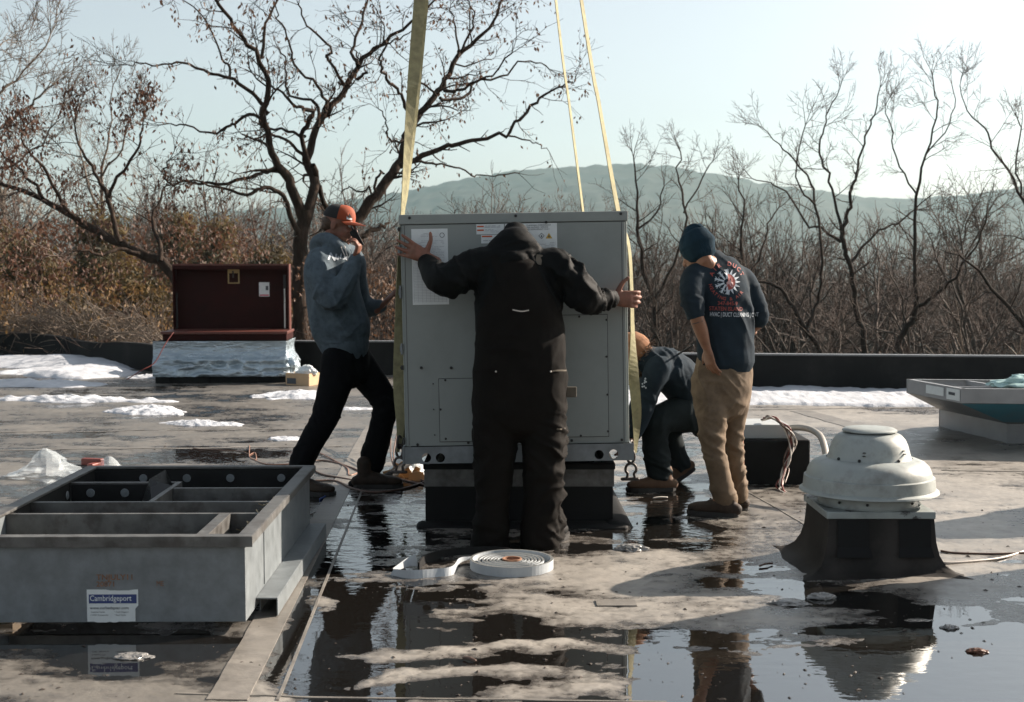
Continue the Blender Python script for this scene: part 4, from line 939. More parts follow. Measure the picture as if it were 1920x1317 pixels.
# torn black lining flap and washers
bm = bmesh.new(); P = [(-.2, 1.38, .22), (-.02, 1.36, .2), (-.07, 1.37, .40), (-.14, 1.33, .36), (-.02, 1.30, .33), (-.1, 1.2, .27)]
vs = [bm.verts.new(p) for p in P]
for f in ((0,1,3),(1,2,3),(1,4,2),(3,4,5),(0,3,5)): bm.faces.new([vs[k] for k in f])
o = bmo('torn_flap', bm, mat('black_foil', (.03,.03,.03), .3, .2), ad)
def washer(x, y, z, d):
    bm = bmesh.new(); v = bmesh.ops.create_cone(bm, segments=14, radius1=.022, radius2=.02, depth=.003, cap_ends=True)['verts']
    w2 = bmesh.ops.create_cone(bm, segments=8, radius1=.007, radius2=.006, depth=.008, cap_ends=True)['verts']
    for k in v+w2: k.co = Vector((x+k.co.x, y-k.co.z, z+k.co.y)) if d == 'y' else Vector((x+k.co.z, y+k.co.x, z+k.co.y))
    bmo('washer', bm, M_GALV, ad)
for x in (-.30, -.07, .16, .43): washer(x, AL-.033, AH-.05, 'y')
for x in (-.45, -.28, -.12): washer(x, 1.388, AH-.055, 'y')
for y in (1.05, 1.35): washer(-AW+.024, y, AH-.06, 'x')
# straw-like insulation fibres on the right rim inside
rnd = random.Random(4); bm = bmesh.new()
for k in range(70):
    y = rnd.uniform(.25, .95); x = AW-.035+rnd.uniform(-.03, .01); z = AH-.03+rnd.uniform(-.02, .02); a = Vector((x, y, z)); b = a+Vector((rnd.uniform(-.03,.02), rnd.uniform(-.05,.05), rnd.uniform(-.01,.02)))
    n_ = Vector((.002, 0, .002)); bm.faces.new([bm.verts.new(p) for p in (a-n_, b-n_, b+n_, a+n_)])
o = bmo('torn_insulation', bm, mat('straw_insulation', (.35,.28,.18), .9), ad); o['kind'] = 'stuff'
# base flange on the right, ends in an open channel
wall('base_flange', (AW+.001, .22, .035), (AW+.09, AL-.03, .041), M_GALV, .001); wall('flange_lip', (AW+.086, .22, -.035), (AW+.091, AL-.03, .0345), M_GALV, .001)
wall('flange_web', (AW+.001, .3, -.035), (AW+.006, AL-.03, .0345), M_GALV, .001)
wall('corner_patch', (AW+.0005, .42, .05), (AW+.004, .44, AH-.02), M_GALV, .0008)
for x in (-.5, .42):
    for y in (.15, 1.6): boxo('wood_block', (x, y, -.043), (x+.1, y+.1, -.001), mat('timber', (.2,.15,.1), .8), ad, .003)
# label and stencilled marks
def afx(px, py): v = q(px, py, 5.195); return v.x+1.63, v.z-.044
x0, z1 = afx(162, 1106); x1, z0 = afx(259, 1168)
bm = bmesh.new(); rnd = random.Random(3)
top = [(x0+(x1-x0)*t, z1+(-.004 if .42 < t < .85 else 0)-rnd.random()*.0012) for t in np.linspace(0, 1, 12)]
bot = [(x1-.012-(x1-x0-.012)*t, z0+rnd.choice((0, .003, .0005, .004))) for t in np.linspace(0, 1, 16)]
pts = top+[(x1, z1-.065), (x1-.012, z1-.078)]+bot
bm.faces.new([bm.verts.new((x, -.0012, z)) for x, z in pts][::-1]); r = bmesh.ops.extrude_face_region(bm, geom=bm.faces[:])
for v in r['geom']:
    if isinstance(v, bmesh.types.BMVert): v.co.y += .001
lab = bmo('paper_label', bm, M_WHITE, ad)
quad_front('blue_band', x0+.008, x1-.006, z1-.056, z1-.020, -.002, M_BLUEINK, lab, .0005)
tx = lambda s, sz, x, z, m_, sx=1.0, bold=0: flat_text('printed_text', s, sz, Matrix.Translation((x, -.0026, z)) @ FRONT, m_, lab, sx=sx, bold=bold)
tx('Cambridgeport', .0315, x0+.0115, z1-.0455, M_WHITE, .84, .0002)
tx('www.curbadapter.com', .0165, x0+.012, z1-.079, M_INK, 1.0, .0001)
tx('\u2022 Isolation Curbs', .0085, x0+.012, z1-.093, M_INK); tx('\u2022 Curb Adapters', .0085, x0+.108, z1-.093, M_INK)
tx('\u2022 HVAC Accessories', .0085, x0+.012, z1-.105, M_INK); tx('\u2022 Roof Curbs', .0085, x0+.108, z1-.105, M_INK)
xx, zz = afx(180, 1088); flat_text('stencil_mark', 'TNJULY11', .031, Matrix.Translation((xx, -.0012, zz)) @ FRONT, M_RUST, ad, sx=1.08, bold=.0005)
xx, zz = afx(180, 1101); flat_text('stencil_mark', '20871', .029, Matrix.Translation((xx, -.0012, zz+.001)) @ FRONT, M_RUST, ad, sx=1.05, bold=.0005)
xx, zz = afx(292, 1100); flat_text('stencil_mark', 'ME', .030, Matrix.Translation((xx, -.0012, zz)) @ FRONT, M_RUST, ad, sx=.8)

# ================================================================ CURB ADAPTER, far right (tapered)
M_GALV2 = mat('bright_galvanised', (.25,.26,.27), .45, .1, .12, 8, .08, 60)
ad2 = empty('curb_adapter', g(1888,832), (0, 0, 0), 'tapered galvanised curb adapter with open top at the right edge', 'curb adapter')
O2 = Vector(ad2.location)
b_n = O2-O2; 
pA = g(1888,832)-O2; pB = g(1760,801)-O2; dl = (pB-pA)       # near corner -> far corner of base's left side
wv_ = Vector((1.7, -.15, 0))
zb = .16
def top(px, py, z): 
    v = g(px, py, z); return v-O2
zt2 = .50; zt1 = zt2-.115
tA = top(1803, 729, zt2); tB = top(1700, 711, zt2); 
tA.x += 0
def frame(bm, a, b, wv, z0, z1, t=.012):
    cs = [Vector((p.x, p.y, 0)) for p in (a, a+wv, b+wv, b)]
    for c0, c1 in zip(cs, cs[1:]+cs[:1]):
        u = (c1-c0).normalized(); n_ = Vector((-u.y, u.x, 0))*t
        vs = [bm.verts.new((p.x, p.y, z)) for z in (z0, z1) for p in (c0, c1, c1+n_, c0+n_)]
        for f in ((0,1,5,4),(1,2,6,5),(2,3,7,6),(3,0,4,7),(4,5,6,7),(3,2,1,0)): bm.faces.new([vs[k] for k in f])
bm = bmesh.new(); frame(bm, pA, pB, wv_, 0, zb); bmo('base_collar', bm, M_GALV2, ad2)
wt = Vector((2.3, -.2, 0))
bm = bmesh.new(); frame(bm, tA, tB, wt, zt1, zt2-.006, .012); bmo('top_collar', bm, M_GALV2, ad2)
bm = bmesh.new(); frame(bm, tA, tB, wt, zt2-.0055, zt2, .035); bmo('top_flange', bm, M_GALV2, ad2)
bm = bmesh.new(); c0 = [pA, pA+wv_, pB+wv_, pB]; c1 = [tA, tA+wt, tB+wt, tB]
a_ = [bm.verts.new((p.x, p.y, zb+.001)) for p in c0]; b_ = [bm.verts.new((p.x, p.y, zt1-.001)) for p in c1]
for k in range(4): bm.faces.new((a_[k], a_[(k+1) % 4], b_[(k+1) % 4], b_[k]))
bmo('tapered_skirt', bm, M_GALV2, ad2)
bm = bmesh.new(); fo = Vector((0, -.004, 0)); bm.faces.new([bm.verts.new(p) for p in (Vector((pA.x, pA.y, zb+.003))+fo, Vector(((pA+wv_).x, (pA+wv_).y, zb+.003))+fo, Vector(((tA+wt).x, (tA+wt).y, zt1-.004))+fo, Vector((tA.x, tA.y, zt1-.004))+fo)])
bmo('blue_film_panel', bm, mat('blue_protective_film', (.07,.27,.37), .35, 0, .1, 8), ad2)  # reflection of sky and snow painted as a blue face over the skirt
m1 = (tA+tB)*.5
def bar2(a, b, t=.02, h=.05):
    bm = bmesh.new(); a = Vector(a); b = Vector(b); u = (b-a).normalized(); n_ = Vector((-u.y, u.x, 0))*t
    vs = [bm.verts.new((p.x, p.y, z)) for z in (zt2-h, zt2-.007) for p in (a, b, b+n_, a+n_)]
    for f in ((0,1,5,4),(1,2,6,5),(2,3,7,6),(3,0,4,7),(4,5,6,7),(3,2,1,0)): bm.faces.new([vs[k] for k in f])
    bmo('cross_bar', bm, M_GALV2, ad2)
mm = tA*.72+tB*.28
bar2(mm, mm+wt); bar2(tA*.72+tB*.28+wt*.22, tB+wt*.22, .03); 
# labels on left face
def lface(t0, t1, h0, h1, mat_, nm='label_sheet', off=.004):
    u = (tA-tB).normalized(); n_ = Vector((u.y, -u.x, 0)); n_ = n_ if n_.x < 0 else -n_
    P = [tB+(tA-tB)*t+n_*off for t in (t0, t1)]
    bm = bmesh.new(); vs = [bm.verts.new((p.x, p.y, zt1+(zt2-zt1)*h)) for p, h in ((P[0], h0), (P[1], h0), (P[1], h1), (P[0], h1))]; bm.faces.new(vs); return bmo(nm, bm, mat_, ad2)
lface(.38, .70, .25, .85, M_WHITE); lface(.75, .98, .12, .9, M_WHITE); lface(.79, .9, .45, .65, M_INK, 'printed_mark', .006)
# clear plastic bag lying on it
M_PLASTIC = bpy.data.materials.new('clear_plastic_film'); M_PLASTIC.use_nodes = True
_b = M_PLASTIC.node_tree.nodes['Principled BSDF']; _b.inputs['Base Color'].default_value = (.75,.82,.85,1); _b.inputs['Roughness'].default_value = .22
_t = M_PLASTIC.node_tree; _tr = _t.nodes.new('ShaderNodeBsdfTransparent'); _mx = _t.nodes.new('ShaderNodeMixShader'); _mx.inputs[0].default_value = .30
_t.links.new(_tr.outputs[0], _mx.inputs[1]); _t.links.new(_b.outputs[0], _mx.inputs[2]); _t.links.new(_mx.outputs[0], _t.nodes['Material Output'].inputs[0])
def crumple(name, c, r, amp, mat_, label, cat, seed=0, n=44, peaks=None, sharp=1.0):
    bm = bmesh.new(); bmesh.ops.create_icosphere(bm, subdivisions=4, radius=1)
    P = np.array([v.co[:] for v in bm.verts]); d = 1+amp*(1-np.abs(vn(P, 1.6, seed))*2)+amp*.6*(1-np.abs(vn(P, 3.7, seed+3))*2)+amp*.25*vn(P, 9, seed+7)
    P = P*d[:, None]*np.array(r)
    if peaks is not None:
        for (px_, py_, ph, pr) in peaks: P[:, 2] += np.where(P[:, 2] > 0, 1, .0)*ph*np.exp(-(((P[:, 0]-px_)**2+(P[:, 1]-py_)**2))/pr**2)
    P[:, 2] = np.maximum(P[:, 2], -.0)
    for v, p in zip(bm.verts, P): v.co = p
    o = bmo(name, bm, mat_, None, False); o.location = c; return tag(o, label, cat)
M_FOILG = mat('pale_green_film', (.35,.5,.48), .25, 0, .3, 12)
cc = g(1912, 724, zt2)
crumple('plastic_sheet', (cc.x+.12, cc.y, zt2), (.28, .16, .07), .3, M_FOILG, 'crumpled pale green plastic lying on the tapered adapter', 'plastic sheet', 3)

# ================================================================ MUSHROOM EXHAUST FAN on its curb
fan = empty('exhaust_fan', (1.745, 6.47, 0), label='white spun aluminium mushroom exhaust fan on a flared black curb', cat='exhaust fan')
M_FAN = mat('chalky_white_aluminium', (.30,.325,.31), .5, .1, .12, 6, .15, 40, (.20,.205,.19), (.5,.72), 9)
lathe('skirt', [(.205,.52),(.232,.515),(.262,.503),(.285,.48),(.296,.455),(.300,.435),(.311,.430),(.314,.40),(.316,.375),(.331,.366),(.334,.358),(.326,.354),(.308,.366),(.30,.40),(.28,.46),(.2,.5)], M_FAN, fan, 64)
lathe('dome', [(.0,.648),(.10,.646),(.128,.642),(.150,.632),(.170,.610),(.182,.585),(.192,.55),(.199,.523),(.203,.517),(.196,.512),(.1,.51),(0,.51)], M_FAN, fan, 64)
lathe('top_plate', [(0,.668),(.09,.668),(.118,.664),(.130,.656),(.131,.650),(.118,.6465),(0,.6465)], M_FAN, fan, 56)
lathe('neck', [(.236,.372),(.240,.30),(.247,.302),(.246,.296),(.20,.296),(.20,.372),(.236,.372)], M_FAN, fan, 56)
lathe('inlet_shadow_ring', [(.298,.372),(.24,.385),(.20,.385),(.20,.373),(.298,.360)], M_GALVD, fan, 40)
for a in (-150, -118, -62, 10, 60, 120):
    bm = bmesh.new(); ball(bm, (.200*math.cos(R(a)), .200*math.sin(R(a)), .526), .008, seg=8); bmo('bolt', bm, M_DARK, fan)
    bm = bmesh.new(); ball(bm, (.247*math.cos(R(a+12)), .247*math.sin(R(a+12)), .325), .007, seg=8); bmo('bolt', bm, M_DARK, fan)
for a, z in ((-112, .565), (-112, .55), (-48, .57), (-48, .555)):
    bm = bmesh.new(); rr_ = .189+(.57-z)*.35; c = Vector((rr_*math.cos(R(a)), rr_*math.sin(R(a)), z)); ball(bm, c, (.009, .009, .0025), seg=8); bmo('louvre_slot', bm, M_DARK, fan)
bm = bmesh.new(); box(bm, (-.262, -.252, .262), (.252, .25, .296), .004)
bmo('cap_flange', bm, mat('scuffed_white_cap', (.27,.30,.29), .55, .1, .2, 10, .2, 50, (.05,.05,.05), (.56,.60), 9), fan)
# flared membrane curb
def flare():
    V = []; F = []; n = 96; lev = [(.262,.0,1.0),(.15,.012,1),(.09,.03,.9),(.045,.06,.7),(.02,.10,.5),(.006,.15,.35),(.003,.19,.3),(-.01,.20,.3)]
    for j, (z, ex, _) in enumerate(lev):
        for k in range(n):
            a = 2*math.pi*k/n; c, s = math.cos(a), math.sin(a); m_ = 1/max(abs(c), abs(s)); corner = (m_-1)/.4142
            hx, hy = .248, .24; e_ = ex*.74*(1+.35*corner**3)+.012*math.sin(5*a+j)*ex*5
            V.append((hx*c*m_+e_*c*m_**.3, hy*s*m_+e_*s*m_**.3, z))
    for j in range(len(lev)-1):
        for k in range(n): F.append((j*n+k, j*n+(k+1) % n, (j+1)*n+(k+1) % n, (j+1)*n+k))
    return V, F
V, F = flare(); o = pyo('flared_curb', V, F, mat('fan_curb_membrane', (.022,.02,.018), .7, 0, .3, 5, .4, 20, (.034,.03,.027), (.45,.55), 3, spec=.15), fan, False); shade(o, 40)
for s in (-1, 1):
    bm = bmesh.new(); x = s*.155+(.02 if s < 0 else 0)
    vs = [(x-.075, -.244, .258), (x+.075, -.244, .258), (x+.075, -.262, .13), (x+.085, -.285, .085), (x-.085, -.285, .085), (x-.075, -.262, .13)]
    bm.faces.new([bm.verts.new(p) for p in vs]); bmo('membrane_patch', bm, mat('black_patch', (.010,.010,.010), .6, spec=.15), fan)

# second, out of sight to the right (its shadow crosses the roof)
def offstage(cx, cy, s, label, hh=1.0):
    e = empty('roof_vent', (cx, cy, 0), label=label, cat='roof vent')
    lathe('hood', [(0,.70*s*hh),(.2*s,.69*s*hh),(.30*s,.62*s*hh),(.34*s,.50*s*hh),(.42*s,.44*s*hh),(.44*s,.36*s*hh),(.30*s,.34*s*hh)], M_FAN, e, 40)
    boxo('curb', (-.28*s, -.28*s, 0), (.28*s, .28*s, .345*s*hh), M_CURB, e, .01)
offstage(2.78, 6.15, .75, 'round hooded roof vent standing beyond the right edge of view', 2.35)
offstage(4.35, 8.15, .85, 'larger hooded roof vent beyond the right edge further back', 1.9)
oh = empty('roof_hatch', (3.45, 6.2, 0), label='low roof hatch beyond the right edge of view', cat='roof hatch')  # stand-in for the unseen bulk that shades the right foreground
boxo('curb', (-.42, -.4, 0), (.42, .4, .7), M_CURB, oh, .01); boxo('lid', (-.46, -.44, .701), (.46, .44, .78), M_FAN, oh, .02)

# ================================================================ JUNCTION BOX CURB behind the right man
jb = empty('pipe_curb', (1.83, 8.8, 0), label='dark square roof curb with pale metal lid behind the khaki trousers', cat='roof curb')
X0 = (1388-960)/2500*8.85; X1 = (1520-960)/2500*8.85
bm = bmesh.new(); box(bm, (X0-1.83-.12, .0, -.005), (X1-1.83, .50, .30), .012); bmo('black_box', bm, M_CURB, jb)
jl = boxo('metal_lid', (X0-1.83-.1, .06, .3005), (X1-1.83-.13, .42, .395), mat('pale_grey_paint', (.36,.38,.38), .5, 0, .06), jb, .006)
tube('cable_gland', [(X0-1.83+.03, .2, .395), (X0-1.83+.03, .2, .445)], .022, M_GALV, jb)
def wires(name, pts_list, r, mats, label, cat, loc):
    e = empty(name, loc, label=label, cat=cat)
    for k, P in enumerate(pts_list): tube('wire', [Vector(p)-Vector(loc) for p in P], r, mats[k % len(mats)], e, 6, 6)
    return e
M_WW = mat('white_wire', (.55,.5,.45), .5); M_WR = mat('red_wire', (.16,.03,.02), .5); M_WB = mat('brown_wire', (.12,.07,.05), .5); M_WBL = mat('blue_wire', (.05,.1,.3), .5); M_COP = mat('copper_wire', (.22,.11,.07), .4)
def wp(px, py, Y): return q(px, py, Y)
base = [wp(1428,788,8.95), wp(1448,783,8.86), wp(1466,795,8.78), wp(1477,815,8.75), wp(1486,838,8.74), wp(1478,862,8.72), wp(1468,885,8.7), wp(1464,908,8.62), wp(1475,925,8.5), wp(1512,937,8.4)]
rnd = random.Random(6); PL = []
for k in range(7):
    PL.append([p+Vector((rnd.uniform(-.045,.045), rnd.uniform(-.03,.03), rnd.uniform(-.02,.02)))*(0.6+.4*math.sin(i_+k)) for i_, p in enumerate(base)][:len(base)-(k % 3)])
wires('wire_bundle', PL, .0055, [M_WW, M_WR, M_WB, M_WW, M_WB], 'tangled bundle of loose wires hanging over the dark curb', 'wire bundle', base[3])
e = tube('conduit', [wp(1478,803,9.0), wp(1500,802,8.9), wp(1525,808,8.7), wp(1543,828,8.4), wp(1556,858,8.0)-Vector((0,0,.12))], .021, mat('grey_conduit', (.26,.24,.21), .5), None, 12)
tag(e, 'grey flexible conduit arching from the pale lid towards the fan', 'conduit')

# ================================================================ RED JOB BOX on foil wrapped pallet
M_RED = mat('dark_red_paint', (.026,.006,.005), .6, 0, .15, 5, .1, 30, (.018,.004,.003), (.5,.7), 4, spec=.1)
M_REDL = mat('red_brown_rim', (.085,.02,.012), .45, 0, .15, 8)
Yb = 16.6; sB = Yb/2500
jbx = empty('tool_chest', (q(421,700,Yb).x, Yb, 0), (0, 0, R(3)), 'large dark red steel tool chest with its lid standing open', 'tool chest')
zc = q(421,636,Yb).z; zl = q(421,622,Yb).z; zt = q(421,498,Yb).z
BW = .755
boxo('chest_body', (-BW, 0, zc-.02), (BW+.02, .75, zl-.035), M_RED, jbx, .006)
boxo('chest_rim', (-BW-.02, -.02, zl-.034), (BW+.03, .77, zl), M_REDL, jbx, .006)
lid = empty('lid', (0, 0, 0)); lid.parent = jbx
bm = bmesh.new(); y0 = .5
boxo('lid_back', (-BW+.03, y0+.2, zl+.001), (BW, y0+.215, zt), M_RED, lid, 0)
boxo('lid_side', (-BW+.03, y0, zl+.001), (-BW+.045, y0+.1995, zt), M_RED, lid, 0)
boxo('lid_side', (BW-.015, y0, zl+.001), (BW, y0+.1995, zt), M_REDL, lid, 0)
boxo('lid_top', (-BW+.03, y0, zt+.0005), (BW, y0+.215, zt+.02), M_REDL, lid, 0)
boxo('lid_lip', (-BW+.046, y0, zt-.05), (BW-.016, y0+.012, zt-.0005), M_RED, lid, 0)
boxo('gas_strut', (BW-.075, y0+.05, zl+.01), (BW-.055, y0+.07, zt-.25), mat('strut_steel', (.5,.5,.48), .3, .5), jbx, .004)
boxo('strut_sleeve', (BW-.08, y0+.045, zt-.3), (BW-.05, y0+.075, zt-.12), M_DARK, jbx, .004)
boxo('gas_strut', (-BW+.06, y0+.05, zl+.01), (-BW+.08, y0+.07, zt-.35), M_DARK, jbx, .004)
M_BRASS = mat('yellowed_plate', (.38,.28,.12), .6)
def jx(px): return (px-421)*sB
bm = bmesh.new()
for lo, hi in (((jx(413), y0+.185, zt-.22), (jx(415.5), y0+.195, zt-.05)), ((jx(433), y0+.185, zt-.22), (jx(435.5), y0+.195, zt-.05)), ((jx(413), y0+.185, zt-.235), (jx(435.5), y0+.195, zt-.22)), ((jx(413), y0+.18, zt-.10), (jx(435.5), y0+.195, zt-.045))): box(bm, lo, hi)
bmo('latch_plate', bm, M_BRASS, lid); boxo('lock_bar', (jx(422), y0+.17, zt-.16), (jx(425), y0+.18, zt-.07), M_STEEL, lid, 0)
sk = boxo('sticker', (jx(473), y0+.193, q(0,557,17.1).z), (jx(493), y0+.198, q(0,530,17.1).z), M_WHITE, lid, 0)
boxo('sticker_print', (jx(486), y0+.190, q(0,545,17.1).z), (jx(491), y0+.1925, q(0,537,17.1).z), M_INK, lid, 0); boxo('sticker_band', (jx(474), y0+.190, q(0,556,17.1).z), (jx(492), y0+.1925, q(0,553,17.1).z), mat('pink_print', (.5,.15,.18), .6), lid, 0)
# wrapped curb underneath
wc = empty('wrapped_curb', (q(413,700,Yb-.1).x, Yb-.1, 0), (0, 0, R(3)), 'low base wrapped in crinkled silver foil under the red chest', 'wrapped base')
M_FOIL = mat('silver_foil_wrap', (.42,.50,.55), .28, .55, .25, 5, .9, 14, (.25,.31,.35), (.45,.65), 5, stretch=(.6,1,2.2), bdist=.03)
bm = bmesh.new(); zf0 = q(0,706,Yb-.1).z; zf1 = zc-.022
nxx, nzz = 90, 26; 
V = []; F = []
for j in range(nzz):
    for i_ in range(nxx*2):
        t = i_/(nxx*2-1); 
        if t < .72: x = -.82+(1.64)*t/.72; y = 0; nx_, ny_ = 0, -1
        else: x = .82; y = (t-.72)/.28*.9; nx_, ny_ = 1, 0
        z = zf0+(zf1-zf0)*j/(nzz-1); V.append([x, y, z, nx_, ny_])
V = np.array(V); hN = (V[:, 2]-zf0)/(zf1-zf0)
P3 = V[:, :3]*np.array([1, 1, 2.5]); bulge = .05*(1-sstep(.45, .6, hN))
d = bulge+(.035*(1-sstep(.35, .7, hN))+.006)*(1-2*np.abs(vn(P3, 5, 3)))+.015*(1-sstep(.5, .7, hN))*fbm(P3, 12, 3, 8)+.01*np.sin(hN*14)
P = V[:, :3].copy(); P[:, 0] += V[:, 3]*d; P[:, 1] += V[:, 4]*d
i = np.arange((nzz-1)*(nxx*2-1)); a = (i//(nxx*2-1))*nxx*2+i % (nxx*2-1)
pyo('foil_wrap', P, np.stack([a, a+1, a+nxx*2+1, a+nxx*2], -1), M_FOIL, wc, True)
boxo('core', (-.8, .02, 0), (.8, .9, zf1-.002), M_BLACK, wc, 0)
for x in (-.78, -.3, .3, .65): boxo('support_block', (x, -.005, 0), (x+.16, .0195, zf0-.005), M_BLACK, wc, 0)
bm = bmesh.new(); sweep(bm, [(.86, -.02, .30), (.9, -.06, .24), (.89, -.03, .16), (.87, -.05, .08), (.92, -.1, .02)], [(.04,.02),(.05,.03),(.03,.02),(.02,.012),(.03,.01)], (1,0,0), 10)
bmo('loose_foil_end', bm, M_FOIL, wc, True)
e = tube('red_cord', [q(325,624,16.3), q(310,645,16.2), q(290,680,16.1), q(265,695,16.0), q(238,712,16.0)], .006, M_WR); tag(e, 'thin red cord hanging from the red chest to the snow', 'cord')
# cardboard box
cb = empty('cardboard_box', g(568,722), (0, 0, R(-25)), 'small open cardboard box with crumpled white wrap beside the silver base', 'cardboard box')
bm = bmesh.new()
for lo, hi in (((-.17,-.12,0),(.17,-.112,.15)), ((-.17,.112,0),(.17,.12,.15)), ((-.17,-.111,0),(-.162,.111,.15)), ((.162,-.111,0),(.17,.111,.15)), ((-.16,-.11,0),(.16,.11,.01))): box(bm, lo, hi)
bmo('carton', bm, M_CARD, cb); boxo('printed_panel', (-.15, -.123, .02), (-.02, -.1205, .09), M_INK, cb, 0)
def child_crumple(nm, par, c, r, seed, m_):
    o = crumple(nm, c, r, .3, m_, None, None, seed)
    for k in ('label', 'category'):
        if k in o: del o[k]
    o.parent = par
child_crumple('crumpled_wrap', cb, (.05, 0, .13), (.11, .08, .09), 5, M_WHITE); child_crumple('crumpled_wrap', cb, (-.2, -.02, .12), (.1, .04, .03), 9, M_WHITE)

# ================================================================ FOAM ROLL
roll = empty('foam_tape_roll', g(960,1066), label='flat coil of white edged grey foam gasket tape on the wet roof', cat='tape roll')
M_FOAM = mat('white_foam_edge', (.36,.39,.41), .7, 0, .08, 20); M_FOAMG = mat('grey_foam', (.10,.105,.10), .9, 0, .2, 60, .4, 200)
def coil(r0, r1, th, h, tk=.012):
    # one turn of the spiral
    n = 64; V = []; F = []
    for k in range(n+1):
        a = th+2*math.pi*k/n; r = r0+(r1-r0)*k/n
        for rr_, z in ((r-tk/2, .004), (r+tk/2, .004), (r+tk/2, h), (r-tk/2, h)): V.append((rr_*math.cos(a), rr_*math.sin(a), z))
    for k in range(n):
        for j in range(4): F.append((k*4+j, (k+1)*4+j, (k+1)*4+(j+1) % 4, k*4+(j+1) % 4))
    F.append((0, 1, 2, 3)); F.append((n*4+3, n*4+2, n*4+1, n*4)); return V, F
rs = [.050, .064, .080, .097, .113, .131, .148, .170]
for k in range(7):
    V, F = coil(rs[k], rs[k+1]-.003, -.8, .044+.001*(k % 2), .0085)
    o = pyo('coil_turn', V, F, [M_FOAM, M_FOAMG], roll)
    for i_, p in enumerate(o.data.polygons): p.material_index = 1 if i_ % 4 in (2,) else 0
V, F = coil(.192, .198, -.8, .050, .013); o = pyo('coil_turn', V, F, [M_FOAM, M_FOAMG], roll)
for i_, p in enumerate(o.data.polygons): p.material_index = 1 if i_ % 4 == 2 else 0
lathe('card_core', [(.040,.003),(.047,.003),(.047,.05),(.040,.05),(.040,.003)], mat('brown_card', (.28,.14,.08), .8), roll, 32)
tp = empty('peeled_tape', g(800,1080), label='torn strip of white backing tape trailing left of the foam coil', cat='tape strip')
L0 = Vector(g(800,1080))
ribbon('backing_strip', [g(735,1078)-L0+Vector((0,0,.012)), g(770,1085)-L0+Vector((0,0,.014)), g(815,1082)-L0+Vector((0,0,.016)), g(848,1078)-L0+Vector((0,0,.02)), g(862,1062)-L0+Vector((0,0,.028)), g(885,1057)-L0+Vector((0,0,.03))], [.035,.05,.045,.04,.025,.012], [(0,.8,.6),(0,.3,1),(0,.4,1),(0,.5,1),(0,.2,1),(0,.3,1)], M_FOAM, tp, .002, 6)
ribbon('backing_fold', [g(738,1074)-L0+Vector((0,0,.012)), g(765,1066)-L0+Vector((0,0,.03)), g(782,1066)-L0+Vector((0,0,.04))], [.02,.04,.06], [(0,.5,1),(0,.4,1),(0,.2,1)], M_FOAM, tp, .002, 6)
ribbon('foam_tail', [g(785,1075)-L0+Vector((0,0,.03)), g(800,1055)-L0+Vector((0,0,.02)), g(850,1043)-L0+Vector((0,0,.02)), g(920,1040)-L0+Vector((0,0,.02)), g(960,1044)-L0+Vector((0,0,.02))], [.04]*5, [(0,.1,1)]*5, M_BLACK, tp, .008, 6)

# ================================================================ PLASTIC BAG + TOOLS behind adapter, debris
crumple('plastic_bag', g(88,893), (.20, .2, .05), .42, M_PLASTIC, 'clear crumpled plastic bag peaked like a tent behind the left adapter', 'plastic bag', 8, peaks=[(-.02, 0, .13, .10), (.12, .05, .04, .1)])
crumple('plastic_bag', g(205,884), (.09, .1, .03), .3, M_PLASTIC, 'small clear plastic bag beside the red tool tray', 'plastic bag', 18, peaks=[(0, 0, .08, .06)])
tr = empty('tool_tray', g(158,886), (0, 0, R(-15)), 'red and black tool case lying open behind the left adapter', 'tool case')
boxo('case_base', (-.13, -.05, 0), (.05, .05, .045), M_BLACK, tr, .008); boxo('case_lid', (.052, -.05, 0), (.1, .06, .07), mat('red_plastic', (.18,.035,.02), .4), tr, .008); boxo('case_tray', (-.06, .0505, .0), (.1, .1, .09), M_WR, tr, .008)
# bits by the left sling foot
crumple('white_bag', g(765,885), (.10, .14, .07), .3, M_WHITE, 'sunlit crumpled white bag behind the left corner of the unit', 'plastic bag', 21, peaks=[(0, 0, .06, .06)])
db = empty('torn_cardboard', g(765,897), label='torn pieces of brown cardboard beside the left corner of the unit', cat='cardboard scraps')
rnd = random.Random(12)
M_CARDT = mat('backlit_card', (.5,.33,.17), .7, transl=.35)
for k in range(9):
    bm = bmesh.new(); c = Vector((rnd.uniform(-.13,.16), rnd.uniform(-.12,.1), .02)); h = rnd.uniform(.03, .11); wdt = rnd.uniform(.03, .07); l = rnd.uniform(-.04, .04)
    bm.faces.new([bm.verts.new(c+Vector(p)) for p in ((-wdt, 0, -.02), (wdt, rnd.uniform(-.03,.03), -.02), (wdt*.7+l, .02, h*.8), (l*.5, .03, h), (-wdt*.8+l, .02, h*.6))])
    r_ = bmesh.ops.extrude_face_region(bm, geom=bm.faces[:])
    for v in r_['geom']:
        if isinstance(v, bmesh.types.BMVert): v.co.y += .003
    bmo('card_piece', bm, M_CARDT, db)
def cord(label, pts, r=.006, m_=M_WB, nm='cable', cat='cable'):
    P = []
    for p in pts:
        v = g(p[0], p[1]); v.z = gz(v.x, v.y)+r+(p[2] if len(p) > 2 else 0); P.append(v)
    o = tube(nm, P, r, m_, None, 8, 8); return tag(o, label, cat)
cord('thick black rubber hose leading from the curb to the left man boot', [(800,884,.12),(770,893,.08),(735,905,.03),(700,912),(660,915)], .026, M_BLACK, 'rubber_hose', 'hose')
cord('brown cable looping on the wet roof left of the front boot', [(680,905),(640,898),(600,890),(575,872),(610,866),(660,880),(690,895)], .006)
cord('copper wire curled beside the left man front boot', [(600,852),(620,862),(650,880),(655,893),(675,888),(668,905)], .005, M_COP)
cord('dark cable crossing under the left man boots', [(590,905),(630,905),(660,918),(700,925),(750,920),(800,905)], .007)
